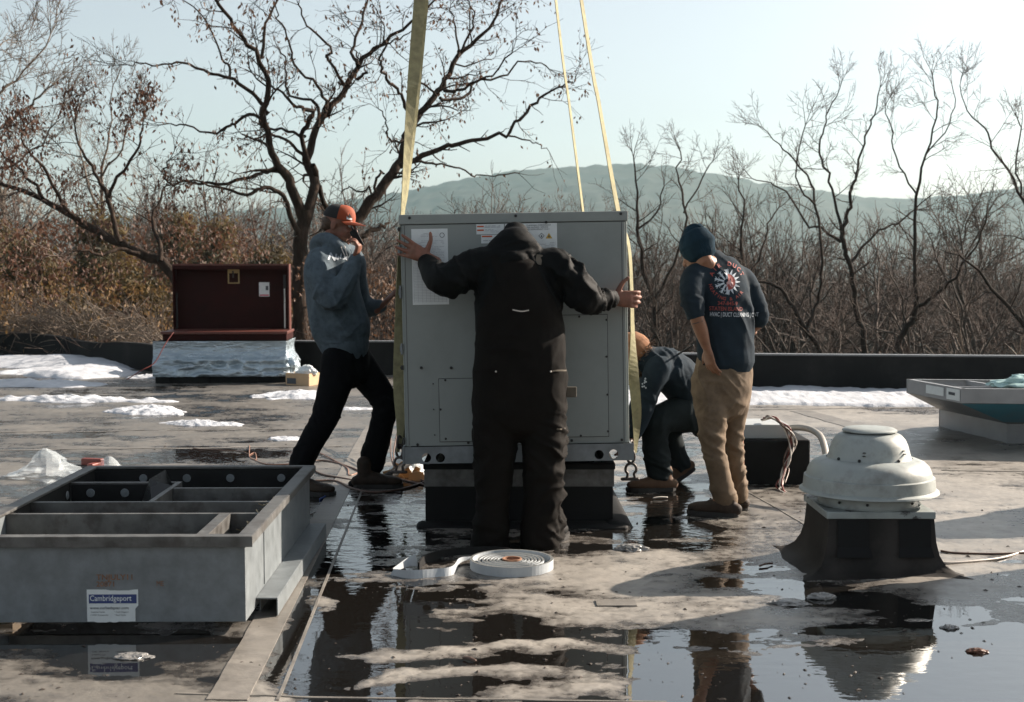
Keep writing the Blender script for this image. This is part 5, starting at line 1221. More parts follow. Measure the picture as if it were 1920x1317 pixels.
cord('brown cable snaking out from the unit curb at left', [(800,912),(770,905),(745,897),(760,890),(785,900),(815,910)], .006)
cord('pair of brown wires hanging from the left sling foot', [(744,830,.32),(735,850,.22),(733,880,.1),(745,893)], .005)
cord('dark wire dangling next to the brown pair', [(752,835,.3),(746,855,.2),(738,880,.08),(752,897)], .005)
cord('thin wire lying with a bent end left of centre', [(362,842),(400,845),(450,848),(464,852)], .004)
cord('short pale wire curled on the roof left of centre', [(468,838),(468,858),(480,864),(478,850),(468,858),(500,872),(560,872)], .004, M_COP)
cord('blue wire scrap in the puddle near the adapter corner', [(598,925),(605,915),(612,930),(600,938)], .006, M_WBL)
cord('pale cable running over the right side of the roof to the fan', [(1925,1036),(1880,1048),(1830,1056),(1780,1060),(1760,1058)], .006, M_WW)
cord('thin dark cable lying behind the pale one at right', [(1925,1040),(1860,1042),(1790,1040),(1765,1036)], .005)
# slush, leaves and small litter
def lump(px, py, rx, ry, h, label, m_=M_SNOW, cat='slush', seed=0, nm='slush_lump'):
    o = crumple(nm, g(px, py), (rx, ry, h), .28, m_, label, cat, seed); return o
M_ICE = mat('wet_slush', (.22,.215,.205), .15, 0, .25, 40, .9, 60)
lump(1185,1031,.07,.05,.022, 'small icy slush pile right of the black overalls', M_ICE, seed=2)
lump(1478,1132,.075,.045,.014, 'flat melting slush disc in the puddle before the fan', M_ICE, seed=4)
lump(1540,1122,.05,.03,.02, 'little slush lump close to the fan curb', M_ICE, seed=5)
lump(252,1232,.06,.035,.012, 'small clear ice lump in the puddle before the left adapter', M_ICE, seed=6)
lump(1780,1178,.03,.02,.012, 'tiny ice chip at the right near the shadow edge', M_ICE, seed=7)
lump(1832,1223,.035,.018,.012, 'wet brown leaf floating in the right puddle', mat('brown_leaf', (.10,.04,.02), .5), 'leaf', 8, 'dead_leaf')
def plate(px, py, wx, wy, label):
    v = g(px, py); z = gz(v.x, v.y); bm = bmesh.new(); box(bm, (-wx, -wy, 0), (wx, wy, .004), 0)
    o = bmo('roof_patch', bm, M_LAP); o.location = (v.x, v.y, z+.002); return tag(o, label, 'roof patch')
plate(1155, 1134, .085, .05, 'small rounded square membrane patch in the middle foreground')
for k, (px, py, l, a, lab) in enumerate(((1238,936,.09,.2,'thin pale stick beside the crouching man boot'),(1436,1062,.08,.5,'short dark stick on the wet roof before the fan'),(880,1240,.05,-.5,'bent twig lying in the foreground puddle'))):
    v = g(px, py); d = Vector((math.cos(a), math.sin(a)*1.5, 0))*l*.5; o = tube('stick', [v-d+Vector((0,0,.008)), v+Vector((0,0,.012)), v+d+Vector((0,0,.008))], .005, M_WB if k else M_WW); tag(o, lab, 'stick')

# grit, leaf crumbs and debris over the wet roof
rs = np.random.RandomState(77); n = 2300
yy = 3.4+7.5*rs.rand(n)**1.3; xx = (rs.rand(n)*2-1)*(.42*yy); keep = fbm(np.stack([xx, yy], -1), 1.1, 3, 71) > -.12; xx = xx[keep]; yy = yy[keep]; n = len(xx)
zz = np.maximum(ground_height(xx, yy), 0)+.0015; sz = .0015+.005*rs.rand(n)**4; an = rs.rand(n)*6.28
V = []; F = []
for k in range(n):
    c, s_ = math.cos(an[k]), math.sin(an[k]); a = sz[k]*2.2; b_ = sz[k]
    for (u, v_, w_) in ((-a,-b_,0),(a,-b_*.6,0),(a*.8,b_,0),(-a*.7,b_,0),(0,0,b_*.9)): V.append((xx[k]+u*c-v_*s_, yy[k]+u*s_+v_*c, zz[k]+w_))
    o_ = k*5; F += [(o_, o_+1, o_+4), (o_+1, o_+2, o_+4), (o_+2, o_+3, o_+4), (o_+3, o_, o_+4)]
o = pyo('roof_grit', V, F, mat('dark_grit', (.045,.035,.028), .8, 0, .5, 3)); tag(o, 'scattered grit and leaf crumbs over the wet roof', 'debris', None, 'stuff')
# ================================================================ PEOPLE
def basis(F, U=(0,0,1)):
    F = Vector(F).normalized(); S = F.cross(Vector(U)).normalized(); U2 = S.cross(F)
    return Matrix((S, F, U2)).transposed(), S, F, U2
def head_bm(bm, c, F, s=1.0, U=(0,0,1)):
    M, S, Fv, Uv = basis(F, U); c = Vector(c); P = lambda a, b, d: c+(S*a+Fv*b+Uv*d)*s
    ball(bm, P(0,-.012,.03), (.074*s,.096*s,.086*s), M); ball(bm, P(0,.028,-.035), (.060*s,.066*s,.078*s), M)
    ball(bm, P(0,.072,-.098), (.024*s,.018*s,.02*s), M, 12); ball(bm, P(0,.03,-.085), (.05*s,.05*s,.03*s), M, 16)
    sweep(bm, [P(0,.088,.022), P(0,.105,-.008), P(0,.116,-.028), P(0,.100,-.036)], [.008*s,.011*s,.015*s,.008*s], S, 10, 3)
    ball(bm, P(0,.078,.034), (.05*s,.014*s,.009*s), M, 14)
    for k in (-1, 1):
        ball(bm, P(k*.034,.075,-.028), (.022*s,.016*s,.018*s), M, 12)
        ball(bm, P(k*.076,-.012,-.012), (.008*s,.019*s,.031*s), M, 14)
        ball(bm, P(k*.014,.104,-.034), (.007*s,.008*s,.006*s), M, 8)
    ball(bm, P(0,.087,-.061), (.023*s,.010*s,.0055*s), M, 10); ball(bm, P(0,.085,-.073), (.019*s,.010*s,.0065*s), M, 10)
    return P, M, S, Fv, Uv
def eyes(par, P, s=1.0):
    for k in (-1, 1):
        bm = bmesh.new(); ball(bm, P(k*.032,.079,.008), .0105*s, seg=12); o = bmo('eye', bm, mat('eye_white', (.5,.48,.45), .2), par, True)
        bm = bmesh.new(); ball(bm, P(k*.032,.0865,.008), .005*s, seg=10); bmo('iris', bm, M_DARK, o, True)
def hand_bm(bm, w, d, nrm, th, curl=(.25,.3,.25), spread=.10, s=1.0, thumb=(.75,.55,.1), fl=None):
    """w wrist, d pointing dir, nrm = way the palm faces, th = side the thumb is on"""
    w = Vector(w); d = Vector(d).normalized(); nrm = Vector(nrm); nrm = (nrm-d*nrm.dot(d)).normalized(); th = Vector(th); th = (th-d*th.dot(d)-nrm*th.dot(nrm)).normalized()
    sweep(bm, [w-d*.05*s, w, w+d*.035*s, w+d*.085*s], [(.025*s,.02*s),(.027*s,.019*s),(.038*s,.017*s),(.041*s,.014*s)], th, 14, 4)
    ls = (.082,.092,.086,.066); offs = (.032,.0105,-.0115,-.032)
    for k in range(4):
        b = w+d*(.078*s)+th*offs[k]*s; dd = (d+th*spread*(1.5-k)*1.0).normalized(); pts = [b-d*.02*s, b]; ang = 0
        c_ = curl if not isinstance(curl[0], (tuple, list)) else curl[k]
        for seg_, (fr, cc) in enumerate(zip((.45,.32,.27), c_)):
            ang += cc; v = dd*math.cos(ang)+nrm*math.sin(ang); pts.append(pts[-1]+v*ls[k]*fr*s*1.05)
        r0 = (.0098 if k < 3 else .0085)*s
        sweep(bm, pts, [r0*1.05, r0*1.05, r0, r0*.92, r0*.8], th, 8, 3)
    b = w+d*.018*s+th*.026*s; v = (th*thumb[0]+d*thumb[1]+nrm*thumb[2]).normalized(); v2 = (v*.8+d*.35+nrm*.05).normalized()
    sweep(bm, [b-th*.012*s, b+v*.032*s, b+v*.062*s, b+v*.062*s+v2*.032*s], [.016*s,.0135*s,.0108*s,.0085*s], nrm, 10, 4)
def body_obj(name, par, J, skin, headspec, hands, s=1.0, vox=.0058):
    bm = bmesh.new(); P = head_bm(bm, headspec[0], headspec[1], headspec[2] if len(headspec) > 2 else 1.0)
    hc = Vector(headspec[0])
    sweep(bm, [P[0](0,-.02,-.03), P[0](0,-.035,-.10), Vector(J['neck'])], [.052,.054,.066], P[2], 16, 4)
    sweep(bm, [J['neck'], J['chest'], J['waist'], J['pelvis']], [(.08,.07),(.14,.09),(.12,.085),(.13,.095)], J.get('side', (1,0,0)), 18, 4)
    for sd_ in 'LR':
        a, b, c = (Vector(J[k+sd_]) for k in ('sh', 'el', 'wr')); sweep(bm, [Vector(J['chest'])*.6+a*.4, a, a*.5+b*.5, b, b*.5+c*.5, c], [.055,.055,.047,.042,.040,.026], (0,1,0), 14, 4)
        a, b, c = (Vector(J[k+sd_]) for k in ('hp', 'kn', 'an')); sweep(bm, [Vector(J['pelvis'])*.4+a*.6, a, a*.5+b*.5, b, b*.4+c*.6, c], [.08,.08,.068,.055,.05,.038], (1,0,0), 14, 4)
        f = Vector(J['ft'+sd_]); sweep(bm, [c, c+(f-c)*.25-Vector((0,0,.01)), c+(f-c)*.4-Vector((0,0,.02))], [.034,.03,.022], (0,0,1), 10, 3)
    for h in hands: hand_bm(bm, **h)
    me = remesh(bm, vox, 2, .4); o = link(name, me, skin, par, True); return o, P
def boot(par, an, toe, m_, name='boot', hgt=.16, s=1.0, sole=.03, pitch=0.0):
    """an = ground point under the ankle, toe = heading"""
    an = Vector(an); d = Vector(toe).normalized(); sd_ = d.cross(Vector((0,0,1))); up = Vector((0,0,1))
    if pitch: d2 = d*math.cos(pitch)-up*math.sin(pitch); up = up*math.cos(pitch)+d*math.sin(pitch); d = d2
    Q = lambda a, b, z: an+d*a*s+sd_*b*s+up*z*s
    bm = bmesh.new()
    sweep(bm, [Q(-.075,0,.05), Q(-.03,0,.055), Q(.05,0,.062), Q(.11,.004,.052), Q(.165,.006,.048), Q(.205,.004,.045)], [(.036,.036),(.042,.048),(.046,.045),(.053,.034),(.052,.031),(.036,.022)], sd_, 18, 4, power=2.4)
    sweep(bm, [Q(-.02,0,.06), Q(-.022,0,.11), Q(-.024,0,hgt)], [(.042,.052),(.040,.048),(.044,.050)], sd_, 16, 4)
    sweep(bm, [Q(.0,0,.10), Q(.06,0,.085), Q(.11,0,.066)], [(.03,.02),(.034,.02),(.036,.016)], sd_, 12, 3)
    me = remesh(bm, .0075*s, 3); folds(me, [(tuple(Q(.05,0,.1)), .05, tuple(d), 45, .004)], .0015); o = link(name, me, m_, par, True)
    # sole
    V = []; F = []; out = [(-.092,-.02),(-.095,.0),(-.092,.02),(-.07,.040),(-.02,.042),(.04,.044),(.10,.058),(.16,.060),(.205,.045),(.232,.012),(.230,-.012),(.205,-.042),(.16,-.054),(.10,-.052),(.04,-.040),(-.02,-.038),(-.07,-.038)]
    n = len(out)
    for z, k in ((.001,.97),(.010,1),(sole,1.0)):
        for a, b in out: V.append(Q(.06+(a-.06)*k, b*k, z))
    for j in range(2):
        for k in range(n): F.append((j*n+k, j*n+(k+1) % n, (j+1)*n+(k+1) % n, (j+1)*n+k))
    F.append(tuple(range(n))[::-1]); F.append(tuple(range(2*n, 3*n)))
    pyo('sole', V, F, M_SOLE, o)
    for k in range(3):
        t = .03+.035*k; tube('lace', [Q(t,-.034,.098-.3*t+.012), Q(t+.004,0,.116-.42*t), Q(t,.034,.098-.3*t+.012)], .003*s, M_DARK, o, 6, 3)
    return o
def cloth(name, par, sweeps, m_, vox=.0095, fold=(), fine=.0018, sm=5, seed=0, balls=()):
    bm = bmesh.new()
    for w_ in sweeps: sweep(bm, *w_[:3], **(w_[3] if len(w_) > 3 else {}))
    for b_ in balls: ball(bm, *b_)
    me = remesh(bm, vox, sm); folds(me, fold, fine, seed); return link(name, me, m_, par, True)
def person(label, loc): return empty('person', loc, label=label, cat='person')
def rel(root, o):  # children were modelled at world position; hang them under the root without moving them
    off = Vector(root.location)
    for ch in o: ch.data.transform(Matrix.Translation(-off)) if ch.data else None
def finish(root):
    bpy.context.view_layer.update(); off = Vector(root.location); M = Matrix.Translation(-off); seen = set()
    def rec(o):
        for c in o.children:
            if c.data and c.data.name not in seen: c.data.transform(M); seen.add(c.data.name)
            rec(c)
    rec(root)
def project(me, target, axis, off=.002, sub=0):
    """lay flat print onto cloth: move every vertex along axis to the surface"""
    bm = bmesh.new(); bm.from_mesh(me)
    bmesh.ops.triangulate(bm, faces=bm.faces)
    for _ in range(sub): bmesh.ops.subdivide_edges(bm, edges=[e for e in bm.edges if e.calc_length() > .012], cuts=1)
    t = BVHTree.FromPolygons([v.co for v in target.data.vertices], [p.vertices[:] for p in target.data.polygons]); ax = Vector(axis).normalized(); dead = []
    for v in bm.verts:
        h = t.ray_cast(v.co-ax*.6, ax)
        if h[0] is None: dead.append(v)
        else: v.co = h[0]-ax*off
    bmesh.ops.delete(bm, geom=dead, context='VERTS'); bm.to_mesh(me); bm.free(); me.update()
def curve_line(name, pts, r, m_, par, n=6, sub=5): return tube(name, pts, r, m_, par, n, sub)

# ---------------------------------------------------------------- 1 man in black, back to us, arms spread on the unit
Yf = 6.86
p1 = person('heavy man in black hooded jacket and black overalls pushing the unit with spread arms', g(972,1028))
YT_, YP = 6.93, 7.165
J = dict(neck=q(966,482,7.0), chest=q(972,530,6.96), waist=q(974,620,6.9), pelvis=q(975,710,6.87),
  shL=q(905,503,6.96), elL=q(842,527,6.9), wrL=q(803,486,7.12), shR=q(1045,506,6.96), elR=q(1095,562,6.88), wrR=q(1150,560,7.1),
  hpL=q(932,735,6.87), knL=q(926,870,6.86), anL=q(921,1000,6.85), hpR=q(1018,735,6.87), knR=q(1019,870,6.86), anR=q(1020,1000,6.85), ftL=q(908,1018,7.0), ftR=q(1040,1018,7.0))
hands = [dict(w=q(803,484,7.115), d=Vector((-.93,.10,.42)), nrm=(0,1,0), th=(.35,0,1), curl=(.0,.04,.06), spread=.13, s=1.08, thumb=(1,.12,.0)),
         dict(w=q(1148,560,7.12), d=Vector((.98,.08,-.05)), nrm=(0,1,0), th=(0,0,1), curl=(.15,.75,.9), spread=.05, s=1.12, thumb=(.9,.5,-.05))]
body_obj('body', p1, J, M_SKIN, (q(966,474,7.06), (0,.75,-.66), .88), hands)
hoodie = cloth('hooded_jacket', p1, [
  ([q(972,487,6.99), q(971,510,6.95), q(970,550,6.92), q(971,600,6.90), q(974,645,6.89)], [(.13,.10),(.205,.125),(.225,.145),(.225,.15),(.22,.15)], (1,0,0), dict(n=24)),
  ([q(930,498,6.96), q(899,501,6.96), q(866,514,6.93), q(838,528,6.90), q(818,515,6.98), q(800,494,7.09)], [.10,.105,.098,.088,.072,.052], (0,1,0)),
  ([q(1020,500,6.96), q(1044,504,6.96), q(1075,532,6.91), q(1097,561,6.89), q(1122,563,6.98), q(1146,561,7.08)], [.10,.102,.09,.080,.066,.046], (0,1,0)),
  ([q(967,447,7.06), q(967,455,7.04), q(966,464,7.015), q(965,474,6.99), q(965,484,6.965)], [(.080,.095),(.104,.118),(.128,.128),(.148,.13),(.158,.115)], (1,0,0), dict(n=24)),
  ([q(916,482,6.95), q(940,478,6.90), q(966,484,6.86), q(992,478,6.90), q(1016,482,6.95)], [.03,.034,.036,.034,.03], (0,1,0), dict(n=12)),
 ], M_BLKHOOD, .0095, [
  (q(1075,535,6.9), .12, (.75,.1,.5), 19, .030), (q(1125,560,6.98), .09, (.85,.2,-.5), 28, .022), (q(1055,515,6.93), .10, (.9,0,.45), 17, .026),
  (q(842,525,6.9), .12, (1,.2,-.2), 15, .018), (q(880,515,6.9), .10, (.8,0,-.7), 14, .014), (q(967,455,6.98), .11, (.25,.3,1), 18, .013), (q(972,560,6.8), .2, (.5,0,1), 9, .008)], seed=3)
ov = cloth('overalls', p1, [
  ([q(972,530,6.925), q(973,570,6.905), q(974,620,6.89), q(975,670,6.87), q(975,715,6.865), q(975,770,6.86)], [(.16,.15),(.205,.165),(.228,.168),(.238,.17),(.247,.172),(.238,.165)], (1,0,0), dict(n=28, power=2.3)),
  ([q(932,720,6.87), q(930,790,6.87), q(929,850,6.86), q(926,920,6.86), q(921,975,6.86), q(918,1016,6.86)], [(.125,.15),(.120,.145),(.110,.135),(.089,.12),(.092,.12),(.105,.13)], (1,0,0), dict(n=22, power=2.4)),
  ([q(1018,720,6.87), q(1019,790,6.87), q(1019,850,6.86), q(1018,920,6.86), q(1015,975,6.86), q(1015,1016,6.86)], [(.125,.15),(.120,.145),(.112,.135),(.104,.12),(.105,.12),(.113,.135)], (1,0,0), dict(n=22, power=2.4)),
 ], M_BLKCLOTH, .0098, [
  (q(1050,850,6.86), .12, (.4,0,1), 15, .034), (q(1045,930,6.86), .11, (-.6,0,1), 18, .032), (q(1045,1000,6.86), .09, (.7,.2,1), 20, .030), (q(1058,740,6.87), .11, (1,0,.25), 16, .014),
  (q(905,800,6.87), .15, (.4,0,1), 12, .015), (q(900,880,6.86), .12, (-.5,0,1), 14, .02), (q(905,1000,6.86), .11, (.4,0,1), 15, .02), (q(1045,640,6.87), .15, (1,0,-.35), 12, .012), (q(960,650,6.75), .2, (.3,0,1), 9, .008)], seed=7)
M_STR = mat('worn_brown_strap', (.09,.075,.055), .85, 0, .2, 20)
def on_surface(target, px, py, off=.004):
    t = BVHTree.FromPolygons([v.co for v in target.data.vertices], [p.vertices[:] for p in target.data.polygons]); o = Vector((0,0,CAMZ)); d = ray(px, py).normalized(); h = t.ray_cast(o, d)
    return (h[0]-d*off) if h[0] else None
def surf_ribbon(name, targets, pxs, wd, m_, par, t=.004):
    P = []
    for x, y in pxs:
        c = [on_surface(tg, x, y, .003) for tg in targets]; c = [k for k in c if k is not None]
        if c: P.append(min(c, key=lambda k: k.y))
    dirs = []
    for i in range(len(P)):
        tt = (P[min(i+1, len(P)-1)]-P[max(i-1, 0)]).normalized(); dirs.append(tuple(tt.cross(Vector((0,-1,0)))))
    return ribbon(name, P, [wd]*len(P), dirs, m_, par, t, 3)
surf_ribbon('shoulder_strap', [hoodie, ov], [(1012,478),(1011,484),(1010,490),(1009,496)], .032, M_STR, p1)
surf_ribbon('shoulder_strap', [hoodie, ov], [(928,480),(930,492),(935,508),(942,528),(952,548)], .045, M_BLKCLOTH, p1)
surf_ribbon('reflective_seam', [hoodie, ov], [(961,581),(970,583),(980,584),(992,582)], .006, M_WW, p1, .002)
surf_ribbon('pocket_edge', [ov], [(1036,696),(1045,695),(1055,695),(1062,695)], .008, M_STR, p1, .003)
surf_ribbon('pocket_edge', [ov], [(890,698),(905,697),(920,697),(932,697)], .01, M_BLKCLOTH, p1, .003)
surf_ribbon('pocket_edge', [ov], [(1044,805),(1052,805),(1060,804)], .008, M_STR, p1, .003)
for a in ((930,697),(1033,697)):
    c = on_surface(ov, *a); bm = bmesh.new(); ball(bm, c, .005, seg=8); bmo('rivet', bm, M_WW, p1)
bm = bmesh.new(); c = q(1073,735,6.86); box(bm, c-Vector((.035,.01,.028)), c+Vector((.022,.012,.026)), .004); bmo('tool_loop', bm, M_STR, p1)
for sd_, a, h in (('L', (917,1026), Vector((-.25,1,0))), ('R', (1022,1026), Vector((.45,1,0)))): 
    v = g(*a); v.y = 6.88; v.z = 0; boot(p1, v, h, M_BLACK, hgt=.13, s=1.1)
finish(p1)

# ---------------------------------------------------------------- 2 man in navy shirt and khaki trousers
p2 = person('man in navy beanie and printed navy shirt standing with hand in khaki pocket', g(1350,968))
J = dict(neck=q(1330,496,7.76), chest=q(1345,540,7.74), waist=q(1360,620,7.74), pelvis=q(1358,695,7.74), side=(.96,.28,0),
  shL=q(1300,522,7.66), elL=q(1305,590,7.56), wrL=q(1324,650,7.58), shR=q(1392,528,7.84), elR=q(1424,598,7.84), wrR=q(1400,625,8.05),
  hpL=q(1330,710,7.72), knL=q(1335,805,7.66), anL=q(1354,930,7.68), hpR=q(1378,710,7.80), knR=q(1377,810,7.82), anR=q(1382,925,7.86), ftL=q(1320,955,7.66), ftR=q(1360,945,8.0))
hands = [dict(w=q(1326,654,7.58), d=Vector((.22,.05,-1)), nrm=(.8,.5,0), th=(-.5,.8,0), curl=(.25,.3,.2), spread=.04, s=1.05, thumb=(.5,.8,.1)),
         dict(w=q(1400,625,8.05), d=Vector((-.6,.6,-.1)), nrm=(0,0,-1), th=(-.6,-.6,0), curl=(.3,.4,.3), spread=.05, s=1.0)]
body_obj('body', p2, J, M_SKIN2, (q(1307,473,7.72), (-.62,.62,-.42), .95), hands)
shirt = cloth('printed_shirt', p2, [
  ([q(1333,494,7.77), q(1340,508,7.76), q(1350,540,7.74), q(1358,580,7.73), q(1361,630,7.73), q(1361,680,7.73)], [(.10,.08),(.155,.11),(.172,.125),(.168,.125),(.168,.125),(.172,.13)], (.96,.28,0), dict(n=24, power=2.2)),
  ([q(1322,515,7.70), q(1302,522,7.66), q(1297,548,7.60), q(1300,570,7.58), q(1303,586,7.565)], [.085,.078,.07,.066,.058], (1,0,0)),
  ([q(1375,520,7.80), q(1396,530,7.83), q(1412,560,7.84), q(1424,592,7.84), q(1418,604,7.90)], [.085,.075,.066,.058,.05], (1,0,0)),
 ], M_NAVY, .0085, [
  (q(1300,560,7.6), .07, (.3,0,1), 22, .011), (q(1300,580,7.58), .05, (-.2,0,1), 30, .012), (q(1420,585,7.84), .05, (.2,0,1), 30, .013), (q(1408,550,7.84), .07, (.6,0,1), 20, .009),
  (q(1385,590,7.7), .14, (1,0,.55), 11, .013), (q(1340,650,7.6), .15, (.7,0,.7), 9, .009), (q(1330,520,7.68), .10, (.8,0,.5), 13, .010), (q(1400,650,7.7), .1, (.9,0,.4), 13, .012)], seed=11)
pants = cloth('khaki_trousers', p2, [
  ([q(1358,668,7.74), q(1357,690,7.735), q(1355,722,7.735), q(1352,750,7.74)], [(.158,.115),(.176,.13),(.182,.14),(.165,.13)], (.96,.28,0), dict(n=24)),
  ([q(1330,712,7.72), q(1332,745,7.70), q(1334,785,7.68), q(1336,825,7.67), q(1342,868,7.67), q(1351,905,7.68), q(1361,936,7.69)], [(.105,.12),(.105,.115),(.088,.098),(.076,.084),(.066,.076),(.068,.078),(.074,.080)], (1,0,0), dict(n=20)),
  ([q(1378,712,7.80), q(1378,745,7.80), q(1374,785,7.81), q(1373,825,7.82), q(1378,868,7.83), q(1382,900,7.85), q(1385,928,7.86)], [(.10,.12),(.095,.11),(.076,.09),(.062,.08),(.056,.074),(.056,.074),(.060,.074)], (1,0,0), dict(n=20)),
 ], M_KHAKI, .0085, [
  (q(1330,810,7.66), .09, (.5,0,1), 19, .017), (q(1345,890,7.66), .10, (-.45,0,1), 21, .017), (q(1380,830,7.82), .08, (.6,0,1), 20, .017), (q(1384,890,7.83), .08, (-.5,0,1), 24, .016),
  (q(1320,730,7.65), .12, (.8,0,.6), 14, .013), (q(1385,725,7.7), .10, (.6,0,1), 14, .013), (q(1352,720,7.6), .09, (.2,0,1), 16, .010), (q(1340,770,7.66), .08, (-.6,0,1), 17, .014)], seed=13)
surf_ribbon('pocket_edge', [pants], [(1318,672),(1326,682),(1338,688),(1348,686)], .006, mat('trouser_seam', (.10,.07,.045), .9), p2, .003)
surf_ribbon('tattoo_band', [[o for o in p2.children if o.name.startswith('body')][0]], [(1290,609),(1298,608),(1306,606),(1318,602)], .006, mat('faded_ink', (.09,.06,.05), .8), p2, .0008)
M2, S2, F2, U2 = basis((-.62,.62,-.42)); hc = q(1307,473,7.72)
HP = lambda a, b, d: hc+S2*a+F2*b+U2*d
beanie = cloth('beanie', p2, [([HP(0,-.018,.005), HP(0,-.015,.04), HP(0,-.022,.075), HP(0,-.03,.100)], [(.090,.104),(.092,.106),(.084,.094),(.062,.070)], S2, dict(n=24))], M_NAVYCAP, .006, [(HP(0,-.05,.08), .07, (.3,0,1), 34, .014)], .0012, 3, 5)
cloth('beanie_cuff', p2, [([HP(0,-.02,.015), HP(0,-.02,.03), HP(0,-.019,.048)], [(.090,.106),(.098,.113),(.095,.110)], S2, dict(n=24))], M_NAVYCAP, .006, [], .0012, 2, 6)
v = g(1357,969); v.z = 0; boot(p2, v, (-.93,.36,0), M_BOOT, s=.95, hgt=.10)
v = g(1381,955); v.z = 0; boot(p2, v, (-.45,.9,0), M_BOOT, s=.95, hgt=.10)
# print on the back of the shirt
M_PRW = mat('white_shirt_print', (.42,.47,.52), .7); M_PRR = mat('red_shirt_print', (.26,.045,.035), .7)
def sp_at(me, name, m_, sub=2):
    project(me, shirt, (0,1,0), .0022, sub); return link(name, me, m_, p2)
FRM = lambda px, py, rz=0: Matrix.Translation(q(px, py, 7.6)) @ Matrix.Rotation(R(rz), 4, 'Y') @ FRONT
def word(t, px, py, size, m_, sx=1.0, rz=0, bold=.0004): me = text_mesh(t, size, 0, 'LEFT', sx, bold); me.transform(FRM(px, py, rz)); sp_at(me, 'printed_word', m_)
word('HVAC | DUCT CLEANING | CONT', 1331, 593, .034, M_PRW, .60, 1.5)
word('STATEN ISLAND', 1330, 582, .032, M_PRR, .84, 1.5); word('347-845-9', 1345, 572, .030, M_PRR, .95, 1.5)
def arc(txt, cx, cy, rad, a0, a1, size, m_, flip=False):
    for k, ch in enumerate(txt):
        if ch == ' ': continue
        a = R(a0+(a1-a0)*k/(len(txt)-1)); c = q(cx, cy, 7.6); p = c+Vector((rad*math.cos(a), 0, rad*math.sin(a))); rot = (math.pi/2-a) if not flip else (-math.pi/2-a)
        me = text_mesh(ch, size, 0, 'CENTER', 1.0, .0006); me.transform(Matrix.Translation(p) @ Matrix.Rotation(rot, 4, 'Y') @ FRONT); sp_at(me, 'printed_letter', m_, 1)
arc('AIR DUCT', 1366, 528, .090, 155, 25, .034, M_PRR); arc('HEATING & AIR', 1366, 527, .112, 195, 320, .026, M_PRR, True)
def poly_print(name, polys, cx, cy, m_):
    bm = bmesh.new(); c = q(cx+2, cy-5, 7.6)
    for P in polys: bm.faces.new([bm.verts.new(c+Vector((x, 0, z))*.84) for x, z in P])
    me = bpy.data.meshes.new(name); bm.to_mesh(me); bm.free(); sp_at(me, name, m_)
# half snowflake, half sun
polys = []
for a in (90, 128, 165, 202, 240, 270):
    c, s_ = math.cos(R(a)), math.sin(R(a)); n_ = (-s_, c); L_ = .085
    polys.append([(c*.02+n_[0]*.006, s_*.02+n_[1]*.006), (c*L_+n_[0]*.006, s_*L_+n_[1]*.006), (c*L_-n_[0]*.006, s_*L_-n_[1]*.006), (c*.02-n_[0]*.006, s_*.02-n_[1]*.006)])
    for t in (.045, .065):
        for k in (-1, 1):
            b = (c*t, s_*t); e_ = (b[0]+(c*.8+n_[0]*k*.8)*.02, b[1]+(s_*.8+n_[1]*k*.8)*.02); m2 = (c*.005, s_*.005)
            polys.append([b, (b[0]+m2[0], b[1]+m2[1]), (e_[0]+m2[0], e_[1]+m2[1]), e_])
poly_print('snowflake_print', polys, 1362, 534, M_PRW)
polys = []
for k in range(9):
    a = R(-88+k*22); a1 = a+R(11); a0 = a-R(11); polys.append([(.055*math.cos(a0), .055*math.sin(a0)), (.092*math.cos(a), .092*math.sin(a)), (.055*math.cos(a1), .055*math.sin(a1))])
poly_print('sun_ray_print', polys, 1364, 534, M_PRW)
poly_print('sun_disc_print', [[(.0,-.054)]+[(.054*math.cos(R(a)), .054*math.sin(R(a))) for a in range(-80, 81, 20)]+[(0,.054)]], 1364, 534, M_PRR)
poly_print('house_print', [[(-.018,-.028),(.028,-.028),(.028,.004),(.005,.022),(-.018,.004)]], 1366, 536, mat('pale_pink_print', (.45,.28,.27), .7))
word('AH', 1362, 540, .028, M_PRR, .9)
finish(p2)

# ---------------------------------------------------------------- 3 crouching man behind the unit
p3 = person('crouching man in tan beanie and dark clothes bending behind the right side of the unit', g(1235,922))
J = dict(neck=q(1212,672,8.6), chest=q(1240,692,8.62), waist=q(1285,735,8.66), pelvis=q(1314,778,8.7), side=(0,1,0),
  shL=q(1236,694,8.50), elL=q(1206,765,8.40), wrL=q(1188,820,8.35), shR=q(1234,694,8.74), elR=q(1195,760,8.85), wrR=q(1180,815,8.7),
  hpL=q(1312,785,8.60), knL=q(1232,792,8.50), anL=q(1240,890,8.55), hpR=q(1314,785,8.80), knR=q(1250,800,8.92), anR=q(1280,868,8.95), ftL=q(1205,908,8.5), ftR=q(1262,895,8.95))
hands = [dict(w=q(1188,822,8.35), d=Vector((-.4,-.1,-1)), nrm=(-1,0,.3), th=(0,-1,0), curl=(.3,.4,.3), s=1.0), dict(w=q(1180,815,8.7), d=Vector((-.3,-.1,-1)), nrm=(-1,0,.3), th=(0,-1,0), curl=(.3,.4,.3), s=1.0)]
_, HPf = body_obj('body', p3, J, M_SKIN, (q(1190,664,8.58), (-.70,-.12,-.72), .98), hands)
